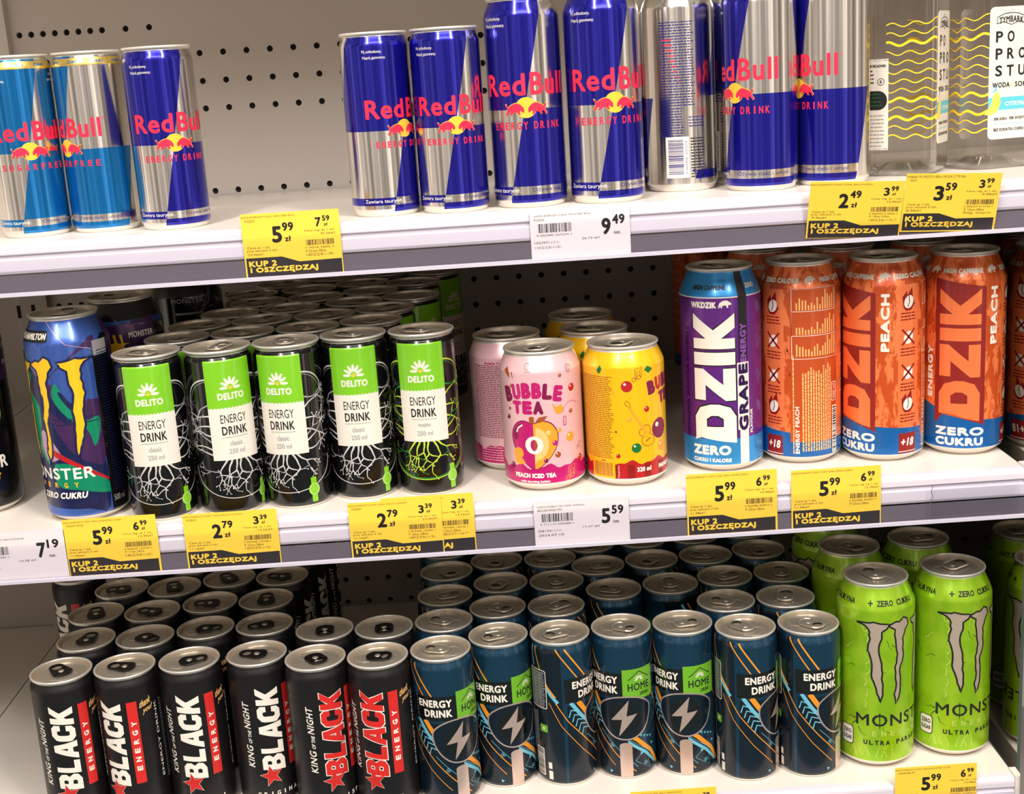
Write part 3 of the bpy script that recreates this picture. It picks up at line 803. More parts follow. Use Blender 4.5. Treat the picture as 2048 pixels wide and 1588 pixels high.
def claw_dark(word2):
    A = Art()
    claw(A, 0, 94, 50, 78, 'home_green' if word2 == 'g' else 'claw_yellow', 'matte_black', 3, 2, .8) if word2 != 'w' else None
    monster_word(A, 2, 44, 56, 11, 'ivory_ink', 4, 1.0); spaced(A, 'ENERGY', 'claw_yellow', 2, 32, 44, 5, 4, .5)
    if word2 == 'w':
        for c in (-6, 60):
            A.text('MONSTER', 'grey_ink', c, 143, 30, 4.5, 4, bold=.5); A.rect(c-12, 130, c+14, 132, 'grey_ink', 3); A.text('LEWIS HAMILTON', 'grey_ink', c-2, 116, 36, 3.6, 4)
            A.stroke([(c+8, 126), (c+22, 150), (c+25, 155), (c+20, 140), (c+12, 132), (c+24, 136), (c+30, 134), (c+14, 129)], .6, 'grey_ink', 4)
    else:
        A.poly([(22, 110), (60, 110), (66, 152), (22, 146)], 'can_violet', 1.4)
        for k, (dx, w_) in enumerate(((-5, 2.2), (0, 2.4), (5.4, 2.2))): A.stroke([(30+dx-1, 139), (30+dx+.4, 130), (30+dx-.2, 124), (30+dx+1, 118-(k == 1)*3)], w_, 'claw_yellow', 4, .5)
        A.text('MONSTER', 'ivory_ink', 52, 138, 22, 5, 4, bold=.5); A.text('ZERO CUKRU', 'ivory_ink', 53, 124, 20, 3.4, 4, shear=.2, bold=.4)
        A.rect(-70, 146, 80, 150, 'can_blue', 1.2)
    return A
cb = [(6, 'base_white'), (164.5, 'gloss_black'), (999, 'rim_metal')]
can_proto('claw_black', 'big', claw_dark('g'), cb); can_proto('claw_purple', 'big', claw_dark('p'), cb); can_proto('claw_white', 'big', claw_dark('w'), cb)

BL = {'B': ([(0, 0), (.68, 0), (.96, .14), (1, .34), (.8, .52), (.94, .66), (.9, .86), (.66, 1), (0, 1)], [(.34, .22), (.56, .22), (.62, .3), (.56, .4), (.34, .4)], [(.34, .6), (.53, .6), (.58, .69), (.53, .78), (.34, .78)]),
      'L': ([(0, 0), (.95, 0), (.95, .25), (.36, .25), (.36, 1), (0, 1)],),
      'A': ([(0, 0), (.35, 0), (.42, .2), (.68, .2), (.74, 0), (1.1, 0), (.74, 1), (.34, 1)], [(.48, .42), (.62, .42), (.55, .72)]),
      'C': ([(.3, 0), (.78, 0), (.98, .14), (.98, .38), (.66, .38), (.62, .24), (.42, .24), (.36, .32), (.36, .68), (.42, .76), (.62, .76), (.66, .62), (.98, .62), (.98, .86), (.78, 1), (.3, 1), (.04, .84), (0, .7), (0, .3), (.04, .16)],),
      'K': ([(0, 0), (.35, 0), (.35, .3), (.44, .4), (.68, 0), (1.08, 0), (.68, .56), (1.04, 1), (.64, 1), (.35, .64), (.35, 1), (0, 1)],)}
def black_word(A, mt, lay, grow):
    y = 34.5
    for ch in 'BLACK':
        wd = {'B': 14.6, 'L': 12.4, 'A': 15, 'C': 14.6, 'K': 15}[ch]; loops = []
        for q, lp in enumerate(BL[ch]):
            P = [(9.75-b*19.5, y+a*wd+b*2.4) for a, b in lp]
            if grow:
                cu, cv = sum(p[0] for p in P)/len(P), sum(p[1] for p in P)/len(P); g = grow if q == 0 else -grow
                P = [(a+g*(1 if a > cu else -1), b+g*(1 if b > cv else -1)) for a, b in P]
            loops.append(P)
        A.poly(loops[0], mt, lay, loops[1:]); y += wd+.9
def black_art(red):
    A = Art(); col = 'brand_red' if red else 'ivory_ink'
    if red: black_word(A, 'ivory_ink', 2.2, .7)
    black_word(A, col, 3, 0)
    A.star(-3, 30.5, 10.6, 'ivory_ink', 2.5, rot=PI/2+.2); A.star(-3, 30.5, 10, 'star_red', 4, rot=PI/2+.2)
    A.rect(14.5, 36, 23, 111, 'brand_red', 2)
    for i, ch in enumerate('ENERGY'): A.text(ch, 'ivory_ink', 18.8, 50+i*8.2, 4.6, 4.6, 3.4, rot=PI/2, bold=.8)
    A.text('KING', 'label_ivory', -19.5, 50, 20, 6, 3, rot=PI/2, shear=.25, bold=.5)
    A.text('OF THE', 'label_ivory', -18.2, 68, 12, 3.2, 3, rot=PI/2, shear=.25, bold=.3)
    A.text('NIGHT', 'label_ivory', -19.5, 88, 24, 6, 3, rot=PI/2, shear=.25, bold=.5)
    A.text('thank', 'bt_peach', 30.5, 108, 11, 6, 3, rot=.25, shear=.5, bold=.3); A.text('you!', 'bt_peach', 32, 101, 9, 6, 3, rot=.25, shear=.5, bold=.3)
    spaced(A, 'CRISP' if red else 'ORIGINAL', 'ivory_ink', 4 if not red else 8, 13.5, 44 if not red else 28, 4, 3, .4)
    A.fine(46, 30, 74, 104, 'grey_ink', 2, 2.4, .9, random.Random(6)); A.text('ENERGY DRINK', 'ivory_ink', 40, 70, 70, 2.6, 3, rot=PI/2)
    return A
bb = [(2.5, 'base_white'), (130.6, 'matte_black'), (999, 'rim_metal')]
can_proto('black_white', 'slim', black_art(False), bb, 'plate'); can_proto('black_red', 'slim', black_art(True), bb, 'oval')

def home_art():
    A = Art()
    def diag(P, w_, mt, lay=1.5, t=None): A.stroke(P, w_, mt, lay, t)
    A.rect(-84, 3, -44, 128, 'teal_dark', 1); A.rect(44, 3, 83, 128, 'teal_dark', 1)
    A.poly([(-42, 3), (-40, 76), (-6, 76), (26, 10), (26, 3)], 'teal_dark', 1)
    A.rect(-42, 79, -1, 101, 'gloss_black', 4)
    A.text('ENERGY', 'ivory_ink', -20, 94.6, 30, 6.8, 5, bold=.9); A.text('DRINK', 'ivory_ink', -17.4, 85.6, 24.5, 6.8, 5, bold=.9)
    A.poly([(-1, 75.5), (29, 75.5), (29, 104), (-1, 104)], 'home_green', 4.3)
    A.stroke([(4, 94), (14, 101.5), (24.5, 94)], .8, 'dark_ink', 5)
    for k in range(7):
        a = math.radians(k*30); A.disc(14+2.8*math.cos(a), 93.6+2.8*math.sin(a), 1.7, 'label_ivory', 5, .55, 10, a)
    A.text('HOME', 'dark_ink', 14, 87.4, 21, 7, 5, bold=.5); A.text('DRINK', 'dark_ink', 19, 80.4, 9, 3, 5, bold=.4)
    # broad orange and cyan ribbons
    diag([(-37, 79), (-28, 66), (-14, 50), (4, 35), (18, 24), (30, 10)], 3.4, 'stripe_cyan', 1.8, 2.4)
    diag([(-30, 79), (-20, 64), (-4, 48), (10, 38), (24, 24), (34, 8)], 4.4, 'stripe_orange', 2.0, 3.4)
    diag([(-50, 79), (-40, 62), (-22, 40), (-6, 22), (8, 8)], .8, 'stripe_orange', 1.8); diag([(-56, 79), (-46, 58), (-28, 34), (-10, 14)], .6, 'stripe_orange', 1.8)
    diag([(-48, 128), (-38, 113), (-30, 101)], 1.1, 'stripe_orange', 2); diag([(-40, 128), (-30, 113), (-22, 101)], 1.4, 'stripe_orange', 2)
    diag([(-70, 128), (-64, 108), (-56, 92)], 1.0, 'stripe_orange', 2); diag([(-66, 104), (-54, 86), (-48, 79)], 3, 'stripe_cyan', 1.9); diag([(-62, 100), (-50, 84)], 1.6, 'stripe_orange', 2.1)
    diag([(-74, 128), (-72, 110)], 1.2, 'stripe_cyan', 2)
    diag([(30, 75), (38, 60), (46, 50)], 1, 'stripe_orange', 1.8); diag([(60, 122), (70, 104), (80, 92)], 2.2, 'stripe_cyan', 1.8); diag([(66, 122), (76, 104)], 1.6, 'stripe_orange', 1.9)
    # chevrons
    for k in range(5):
        x, y = -34+k*2.8, 70-k*4.6; A.stroke([(x-5, y-4.5), (x-3, y+2), (x+4.5, y)], 1.1, 'stripe_cyan', 2.2)
    for k in range(4): A.star(14+k*3.4, 41-k*1.1, 1.5, 'stripe_cyan', 3, 3, .5, 2.6)
    A.stroke([(-22, 46), (10, 12)], .35, 'stripe_cyan', 2.2); A.stroke([(-12, 50), (28, 20)], .35, 'stripe_cyan', 2.2)
    for x, y in ((-12, 33), (18, 14), (-2, 16)): A.ring(x, y, 1.7, .4, 'stripe_cyan', 2.4, n=12); A.disc(x, y, .7, 'stripe_cyan', 2.4, n=8)
    for x, y in ((-14, 8), (14, 24), (26, 30)): A.star(x, y, 1.8, 'stripe_cyan', 2.4, 3, .5, 2.2)
    A.stroke([(8, 18), (20, 30), (22, 8), (8, 18)], .35, 'stripe_cyan', 2.2)
    # rounded shield with the bolt, on its stem
    S = [(-22, 70), (-12, 77), (0, 79), (13, 77), (23, 70), (24, 62), (20, 50), (12, 42), (2, 39), (-9, 41), (-18, 49), (-23, 60)]
    sm = []
    n = len(S)
    for i in range(n):
        p0, p1, p2, p3 = S[i-1], S[i], S[(i+1) % n], S[(i+2) % n]
        for k in range(4):
            t = k/4; sm.append(tuple(.5*((2*p1[j])+(-p0[j]+p2[j])*t+(2*p0[j]-5*p1[j]+4*p2[j]-p3[j])*t*t+(-p0[j]+3*p1[j]-3*p2[j]+p3[j])*t**3) for j in (0, 1)))
    A.poly(sm, 'teal_dark', 5.2); A.outline(sm, 1.3, 'rose_silver', 6)
    A.disc(0, 59, 14.5, 'gloss_black', 5.8, 14.5)
    A.poly([(4, 76), (-12, 57), (-2.5, 58), (-5.5, 42), (11, 62.5), (1.5, 61)], 'rose_silver', 6.4)
    A.rect(-5.4, 3, 5.4, 33, 'rose_silver', 5.2); A.disc(0, 33, 5.4, 'rose_silver', 5.25, 3); A.rect(-2, 35, 2, 39.6, 'teal_dark', 5.1)
    # table, pictograms and bar code round the side
    A.rrect(-78, 72, -58, 108, 2, 'label_ivory', 2.6); A.rrect(-77.3, 72.7, -58.7, 107.3, 1.6, 'teal_dark', 3)
    for k in range(11): A.rect(-76, 75+k*2.9, -60, 75.5+k*2.9, 'grey_ink', 3.5)
    for x in (-71, -65): A.rect(x, 74, x+.5, 106, 'grey_ink', 3.5)
    A.fine(-77, 73, -59, 106, 'grey_ink', 3.6, 2.9, .9, random.Random(1))
    A.rrect(-67, 50, -59, 57, 1, 'home_green', 3); A.star(-63, 53.5, 2.2, 'label_ivory', 3.5)
    A.fine(-84, 30, -70, 70, 'grey_ink', 2, 2.4, .9, random.Random(3), True)
    A.rect(-74, 8, -64, 34, 'label_ivory', 2); A.barcode(-73, 9, -65, 33, 'dark_ink', 3, 7, True)
    A.rect(-60, 6, -56, 14, 'label_ivory', 2); A.rect(-60, 16, -56.5, 22, 'label_ivory', 2)
    return A
can_proto('home', 'slim', home_art(), [(2.5, 'base_white'), (130.6, 'teal_metal'), (999, 'rim_metal')])

LETD = ([(0, 0), (.62, 0), (.9, .14), (1, .4), (1, .6), (.9, .86), (.62, 1), (0, 1)], [(.32, .3), (.56, .3), (.66, .42), (.66, .58), (.56, .7), (.32, .7)])
LETZ = ([(0, 0), (1, 0), (1, .29), (.5, .29), (1, .76), (1, 1), (.02, 1), (.02, .71), (.5, .71), (0, .24)],)
LETI = ([(0, 0), (1, 0), (1, 1), (0, 1)],)
LETK = ([(0, 0), (.33, 0), (.33, .32), (.66, 0), (1.12, 0), (.6, .5), (1.12, 1), (.66, 1), (.33, .68), (.33, 1), (0, 1)],)
def big_word(A, x0, x1, y0, mt, lay, grow=0, sc=1.0):
    """four block letters read upwards between u=x0 and x1, starting at v=y0"""
    y = y0
    for L, wd in ((LETD, 28), (LETZ, 27), (LETI, 10.5), (LETK, 26)):
        wd *= sc
        loops = []
        for j, lp in enumerate(L):
            cxm, cym = .5, .5; P = []
            for a, b in lp:
                g = grow if j == 0 else -grow
                X = x1-b*(x1-x0); Y = y+a*wd
                cx_, cy_2 = (x0+x1)/2, y+wd/2
                X += g*(1 if X > cx_ else -1); Y += g*(1 if Y > cy_2 else -1); P.append((X, Y))
            loops.append(P)
        A.poly(loops[0], mt, lay, loops[1:]); y += wd+3.0*sc
def boar(A, cx, cy, s, mt, lay):
    A.poly([(cx+x*s, cy+y*s) for x, y in [(-5, -1), (-4, 1.2), (-1.6, 2.8), (1.4, 3.2), (3.4, 2.0), (5.4, .4), (5, -.8), (3, -.6), (2.6, -3), (1.6, -3), (1.2, -1), (-1.8, -1), (-2.2, -3), (-3.2, -3), (-3.4, -1), (-4.4, -3), (-5, -3)]], mt, lay)
def peach_art():
    A = Art()
    A.poly([(-52, 7.2), (52, 7.2), (104, 7.2), (104, 14), (96, 22), (60, 28), (19, 31), (-4, 36), (-30, 43), (-52, 48), (-104, 30), (-104, 7.2)], 'deep_blue', 1.6)
    A.poly([(-22, 27.5), (-22, 148), (19, 141), (19, 25.5), (17, 27.5), (6, 31), (-13, 36.5)], 'slab_red', 2.2)
    big_word(A, -18, 15, 36, 'orange', 3.2)
    rng = random.Random(21)      # flame-like fur
    for k in range(620):
        x = rng.uniform(-72, 62); y = rng.uniform(32, 160)
        if 35 < x < 57 and y < 147: continue
        sg = rng.choice((-1, 1)); h_ = rng.uniform(3, 6.5)
        A.stroke([(x, y), (x+sg*.9, y+h_*.35), (x+sg*.3, y+h_*.7), (x+sg*1.5, y+h_)], rng.uniform(.7, 1.4), 'orange_dark', 1.3, .15)
    A.poly([(15, 36), (-17, 36), (-18.4, 39.4), (-12, 38), (8, 31.5), (15, 30)], 'orange', 3.15)
    A.text('ZERO', 'ivory_ink', -1, 21.4, 40, 7.2, 4, bold=1.6); A.text('CUKRU', 'ivory_ink', -1, 12.8, 39, 7, 4, bold=1.6)
    A.text('PEACH', 'ivory_ink', 26.5, 117, 47, 7, 4, rot=PI/2, bold=1.6); A.text('FLAVOUR', 'orange_dark', 32, 126, 20, 2.2, 4, rot=PI/2)
    A.text('ENERGY', 'ivory_ink', -27.5, 70, 43, 6, 4, rot=PI/2, bold=1.4)
    for k, t in enumerate(('HIGH CAFFEINE', 'ZERO CALORIE', 'HIGH CAFFEINE', 'ZERO CALORIE')):
        A.text(t, 'ivory_ink', k*52, 153.6, 34, 4.0, 4, bold=.9); boar(A, 26+k*52, 154, .95, 'ivory_ink', 4)
    # pictogram strip
    A.rect(37, 32, 56, 147, 'orange', 2)
    for j, y in enumerate((134, 105, 76, 50)):
        if j in (0, 3): A.poly([(41, y-5), (40, y+3), (44, y+8), (44.5, y+4), (49, y+11), (50, y+2), (52, y-3), (48, y-8), (43, y-8)], 'badge_red', 3)
        A.disc(46, y-1, 4.2, 'ivory_ink', 3.6, 5.4, 16, -.4)
        if j in (1, 2): A.stroke([(40, y-7), (52, y+6)], 1.6, 'badge_red', 4); A.stroke([(40, y+6), (52, y-7)], 1.6, 'badge_red', 4)
        else: A.stroke([(45, y-5), (46.5, y-1), (46, y+4)], .8, 'badge_red', 4)
        A.fine(39, y-17, 54, y-9.5, 'badge_red', 3, 2.6, 1.1, random.Random(j))
    A.rect(38, 7.6, 54, 24.5, 'badge_red', 3); A.rect(37.6, 8.8, 54.4, 9.4, 'ivory_ink', 3.6); A.text('+18', 'ivory_ink', 46, 17, 12, 7, 4, shear=.15, bold=.9)
    # nutrition table
    A.rect(61, 20, 103, 148, 'orange_dark', 2)
    A.text('ENERGY PEACH', 'ivory_ink', 66.5, 30, 40, 3.4, 4, rot=PI/2, bold=.6)
    rng = random.Random(9)
    for (a, b) in ((92, 108), (110, 128), (130, 147)):
        for k in range(15): A.rect(66+k*2.4, a, 67.1+k*2.4, a+rng.choice((4, 6, 8, 10))+(6 if k > 9 else 0), 'bt_peach', 3)
    A.outline([(62.5, 90), (102, 90), (102, 147.5), (62.5, 147.5)], .5, 'ivory_ink', 3.4); A.outline([(62.5, 109), (102, 109), (102, 129), (62.5, 129)], .5, 'ivory_ink', 3.4)
    A.fine(70, 12, 96, 86, 'bt_peach', 3, 2.2, 1.2, random.Random(12), True); A.fine(62, 10, 64, 96, 'bt_peach', 3, 2.2, 1.0, random.Random(13), True)
    A.rect(98, 8, 103.6, 48, 'ivory_ink', 3.5); A.barcode(98.5, 9, 103, 47, 'dark_ink', 4, 3, True)
    A.rrect(97, 52, 103, 68, 1, 'ivory_ink', 3.1); A.rrect(97.5, 52.5, 102.5, 67.5, 1, 'orange_dark', 3.3); A.text('500 ml', 'ivory_ink', 100, 60, 12, 2.8, 4, rot=PI/2)
    A.rect(-103, 20, -70, 140, 'orange', 1.8)
    for y in (128, 106, 84, 62): A.rrect(-96, y-5, -76, y+5, 1, 'ivory_ink', 2.4); A.rrect(-95.4, y-4.4, -76.6, y+4.4, 1, 'orange', 2.8)
    return A
can_proto('peach', 'big', peach_art(), [(7.2, 'base_white'), (164.5, 'fur_orange'), (999, 'rim_metal')])
def grape_art():
    A = Art()
    A.rect(-103, 7.2, 103.6, 29, 'azure', 1.4); A.rect(-103, 146, 103.6, 165, 'azure', 1.4); A.rect(-103, 145.4, 103.6, 146.2, 'ivory_ink', 2)
    big_word(A, -17.4, 17.4, 30.5, 'dark_ink', 3, .9, .99); big_word(A, -17.4, 17.4, 30.5, 'ivory_ink', 4, 0, .99)
    A.poly([(17.4, 31), (-17, 31), (-18.4, 27.5), (-12, 30), (17.4, 25.5)], 'ivory_ink', 3.9)
    A.text('WKDZIK', 'ivory_ink', -8, 140, 22, 5.2, 4, bold=1.1); boar(A, 9.8, 140.5, 1.0, 'ivory_ink', 4)
    A.rect(20.5, 7.2, 28.6, 40, 'ivory_ink', 3); A.rect(20.5, 90, 28.6, 165, 'dark_ink', 3)
    A.text('ENERGY', 'purple_ink', 24.6, 108, 32, 5.6, 4, rot=PI/2, bold=1.1)
    A.rect(18.9, 36, 29.5, 92, 'ivory_ink', 3.4); A.text('GRAPE', 'purple_dark', 24.2, 63, 56, 9, 4.6, rot=PI/2, bold=2.2); A.text('FLAVOUR', 'ivory_ink', 31.6, 42, 20, 2.6, 4.6, rot=PI/2, bold=.5)
    A.text('ZERO', 'ivory_ink', -4, 19.5, 33, 8.4, 4, bold=1.8); A.text('CUKRU I KALORII', 'ivory_ink', -4, 11, 33, 3.4, 4, bold=.7)
    A.text('WYSOKA DAWKA KOFEINY', 'purple_dark', -26, 76, 92, 4, 4, rot=PI/2, bold=.7)
    A.text('HIGH CAFFEINE', 'dark_ink', -4, 153.5, 30, 3.8, 4, bold=.7); A.text('ZERO', 'ivory_ink', 35, 153.5, 11, 3.8, 4, bold=.7)
    A.ring(-15, 128.5, 1.6, .5, 'ivory_ink', 4, n=14)
    return A
can_proto('grape', 'big', grape_art(), [(7.2, 'base_white'), (164.5, 'purple'), (999, 'rim_metal')])

def dots(A, L, lay=3):
    for x, y, r, m_ in L:
        A.disc(x, y, r, m_, lay, n=18); 
        if r > 1.3: A.disc(x-r*.35, y+r*.4, r*.24, 'ivory_ink', lay+.6, n=8)
def wavy_floor(A, y, mt, lay=1.4):
    P = [(-103.6, 8)]; n = 84
    P2 = [(-103.6+207.2*i/n, y+1.6*math.sin(i*.62)+1.0*math.sin(i*1.3+1)) for i in range(n+1)]
    for i in range(n): A.tri([(P2[i][0], 8), (P2[i+1][0], 8), P2[i+1], P2[i]], mt, lay)
def bt_letters(A, t, cx, cy, wd, ht, mts, lay=4, arc=.004, drop=None):
    n = len(t); cw = wd/n
    for i, ch in enumerate(t):
        x = -wd/2+cw*(i+.5); A.text(ch, mts[i % len(mts)], cx+x, cy-arc*x*x*2, cw*.93, ht, lay, rot=-arc*x*2.2, bold=3.0)
def note(A, x, y, s, mt):
    A.outline([(x, y), (x, y+9*s), (x+6*s, y+11*s), (x+6*s, y+2*s), (x+4.6*s, y+2*s), (x+4.6*s, y+7.6*s), (x+1.4*s, y+6.6*s), (x+1.4*s, y)], .45, mt, 3); A.ring(x-1.2*s, y, 1.8*s, .45, mt, 3, n=12); A.ring(x+3.4*s, y+2*s, 1.8*s, .45, mt, 3, n=12)
def tea_pink():
    A = Art(); wavy_floor(A, 22, 'magenta')
    bt_letters(A, 'BUBBLE', -8, 85, 52, 13, ('wine', 'magenta', 'magenta', 'magenta', 'wine', 'magenta'))
    bt_letters(A, 'TEA', -12, 71, 27, 11, ('magenta', 'magenta', 'wine'), arc=.001)
    H = [(0, 20), (-9, 26), (-17, 36), (-19.5, 47), (-15.5, 56), (-8, 59.5), (0, 57.5), (8, 59.5), (15.5, 56), (19.5, 47), (17, 36), (9, 26)]
    c = -8
    H = smooth(H, 4)
    A.poly([(c+x*1.04, y*1.04-1.5) for x, y in H], 'wine', 2.2); L = [(0, 20)]+[p for p in H if p[0] < -.01]+[(0, 57.5)]; Rr = [(0, 57.5)]+[p for p in H if p[0] > .01]+[(0, 20)]
    A.poly([(c+x, y) for x, y in L], 'magenta', 2.9); A.poly([(c+x, y) for x, y in Rr], 'bt_orange', 2.9)
    A.poly([(c-17, 44), (c-18, 50), (c-14, 56), (c-8, 58.5), (c-13, 52), (c-14.5, 44)], 'wine', 3.5); A.stroke([(c-15, 50), (c-13, 54), (c-9, 56.6)], 1.3, 'ivory_ink', 4)
    A.poly([(c, 24)]+[(c+12*math.cos(a), 41+14*math.sin(a)) for a in [math.radians(-80+i*10) for i in range(17)]], 'bt_peach', 3.6)
    A.disc(c, 40, 7.4, 'ivory_ink', 4.2); A.poly([(c, 45), (c-2.6, 43), (c-3, 39), (c-1.6, 36), (c, 35)], 'magenta', 4.8); A.poly([(c, 45), (c, 35), (c+2, 36.6), (c+3, 40), (c+2, 43.6)], 'bt_brown', 4.8)
    A.rect(c-3, 58, c+1, 63.5, 'bt_brown', 3.6); A.poly([(c+2, 59), (c+5, 63), (c+12, 64), (c+9, 60), (c+5, 58.5)], 'bt_brown', 3.6)
    A.disc(c-14, 33, 4.6, 'bt_orange', 4.4); A.poly([(c-18, 32), (c-13, 27), (c-10, 31), (c-11, 29), (c-8, 25), (c-14, 23), (c-18, 26)], 'bt_orange', 4.3)
    A.poly([(8, 74), (12, 70), (16, 72), (18, 68), (15, 64.5), (11, 65), (9.6, 69)], 'bt_orange', 3); A.stroke([(9, 76.5), (14, 77.5)], 1.4, 'bt_orange', 3, .4)
    A.poly([(-34, 100), (-30, 96), (-27, 94), (-28, 99), (-31, 103)], 'bt_brown', 3); A.stroke([(-25, 99), (-24, 94)], 1.2, 'bt_brown', 3, .5)
    dots(A, [(16, 95.5, 1.5, 'bt_brown'), (27, 84, 3.2, 'crimson'), (25, 65, 1.8, 'bt_brown'), (23, 44, 4, 'bt_orange'), (4, 50, 2, 'bt_peach'), (9, 41, 2.2, 'magenta'), (-1, 43, 1.8, 'bt_brown'), (11, 31, 2.4, 'bt_brown'), (1, 27, 1.8, 'wine'), (-29, 69, 1.2, 'wine'), (-31, 62, 2, 'wine'), (34, 24, 3, 'crimson'), (-29, 22, 2.6, 'wine'), (13, 51, 2, 'bt_orange'), (-26, 88, 1.6, 'bt_brown')])
    A.ring(25, 100, 3, .4, 'wine', 3, 0, 300); A.ring(25, 100, 1.3, .4, 'wine', 3, 60, 380); A.ring(26, 64, 9, .35, 'magenta', 3, 40, 175); A.rrect(17, 54, 20, 62, 1.4, 'magenta', 3); A.rrect(17.6, 54.6, 19.4, 61.4, 1, 'bt_pink', 3.4)
    A.outline([(32, 34), (33.5, 37), (36.5, 37), (34.5, 35), (35.5, 32), (32.5, 33.5), (30, 32), (31, 35)], .4, 'bt_brown', 3)
    A.text('PEACH ICED TEA', 'ivory_ink', -9, 14.5, 35, 4, 4, bold=.9); A.text('with bursting bubble', 'ivory_ink', -9, 9.4, 25, 2.4, 4, bold=.4)
    note(A, 20, 10, 1.0, 'bt_orange')
    A.ring(-11, 104, 2, .4, 'bt_brown', 3, 30, 300, 2.6); A.stroke([(-13, 99.5), (-11, 100), (-8, 99.6)], .4, 'bt_brown', 3)
    # data panel
    A.text('Bubble Tea', 'magenta', -70, 95, 16, 2, 4, bold=.3)
    A.fine(-90, 30, -50, 93, 'wine', 3, 1.55, .6, random.Random(1)); A.fine(-88, 10, -64, 22, 'bt_pink', 3, 2.2, .8, random.Random(2)); A.rect(-60, 8, -50, 28, 'bt_pink', 3); A.barcode(-59, 9, -51, 27, 'wine', 4, 2)
    return A
tb = [(7.5, 'base_white'), (111, 'bt_pink'), (999, 'rim_metal')]
can_proto('tea_pink', 'std', tea_pink(), tb)
def tea_yellow():
    A = Art(); wavy_floor(A, 21, 'crimson')
    for k in range(4): A.rect(-14+k*14, 8, -8+k*14, 19.5, 'badge_red', 1.8)
    A.fine(-44, 24, -9, 92, 'bt_brown', 3, 1.55, .6, random.Random(1))
    A.rrect(-32, 8, -10, 22, 1, 'bt_yellow', 3); A.barcode(-30, 9.6, -12, 21, 'bt_brown', 4, 4)
    A.text('320 ml', 'ivory_ink', 14, 15, 12.5, 4, 4, bold=.7); A.text('Fairgrown', 'ivory_ink', -7, 14, 10, 1.6, 4, rot=PI/2)
    # guitar
    A.stroke([(3, 67), (17, 44)], 1.9, 'bt_orange', 3.4, 2.2); A.outline([(1.6, 68), (4.4, 66), (3.4, 71), (1.2, 72.4), (-.4, 70)], .5, 'bt_brown', 3.8)
    G = [(16, 51), (19.5, 50), (21, 46), (20, 43.6), (23.5, 41), (24, 36), (19, 33.5), (14, 35), (12.6, 39), (14, 42), (11.5, 43), (10.5, 46.6), (13, 48.4)]
    A.outline(smooth(G, 3), .5, 'bt_brown', 3); A.ring(17, 43.6, 2.2, .5, 'bt_orange', 3.8, n=16); A.stroke([(16, 37.6), (20.6, 40)], .9, 'bt_brown', 3.8)
    dots(A, [(2, 84, 4.6, 'crimson'), (18, 64, 2.4, 'crimson'), (8, 33, 4, 'bt_green'), (-7, 27, 1.8, 'crimson'), (-8, 47, 1, 'bt_brown'), (3, 57, 2.1, 'bt_orange'), (-9, 79, 1.2, 'bt_orange'), (21, 76, 1.3, 'bt_green'), (22, 22, 1.6, 'bt_orange'), (31, 46, 8.5, 'wine'), (33, 31, 4.5, 'bt_orange')])
    A.poly([(-23, 97), (-20, 101), (-18, 98), (-20, 94.5), (-22, 94.5)], 'bt_green', 3); A.poly([(17, 96), (20, 99), (25, 96), (21, 93)], 'bt_green', 3); note(A, 9, 89, .9, 'bt_brown')
    bt_letters(A, 'BUBBLE', 44, 84.5, 50, 11.5, ('wine', 'crimson')); bt_letters(A, 'TEA', 44, 71.5, 25, 10.5, ('wine',))
    A.text('MANGO ICED TEA', 'ivory_ink', 46, 14.5, 35, 4, 4, bold=.9)
    return A
can_proto('tea_yellow', 'std', tea_yellow(), [(7.5, 'base_white'), (111, 'bt_yellow'), (999, 'rim_metal')])
# ------------------------------------------------------------------ cans on the top shelf
G1 = 'tall blue and silver cans on the top shelf'
place('rb250f', -360, 62, 0, 2, 'leftmost slim light-blue and silver can with gold neck band, cut by the left edge', 'light-blue and silver cans')
place('rb250f', -306, 68, 0, -28, 'slim light-blue and silver can with gold neck band, left of the dark blue can', 'light-blue and silver cans')
place('rb250', -248, 53, 0, 5, 'slim dark blue and silver can standing alone left of the bare panel', G1)
place('rb250', -82, 48, 0, 19, 'first short dark blue and silver can right of the bare panel', G1)
place('rb250', -28, 40, 0, 4, 'second short dark blue and silver can right of the bare panel', G1)
place('rb355', 31, 46, 0, -1, 'tall dark blue and silver can beside the short ones', G1)
place('rb355', 91, 41, 0, 7, 'tall dark blue and silver can, second of the tall ones from the left', G1)
place('rb355', 156, 92, 0, 91, 'silver can turned to show its white bar code', G1)
place('rb355', 214, 58, 0, -22, 'tall dark blue and silver can right of the bar code can', G1)
place('rb355', 272, 64, 0, -32, 'tall dark blue and silver can next to the clear bottles', G1)
place('rb355', 118, 142, 0, -20, 'silver and blue can half hidden left of the bar code can', G1)
place('rb355', 205, 128, 0, 74, 'silver can almost hidden right of the bar code can', G1)

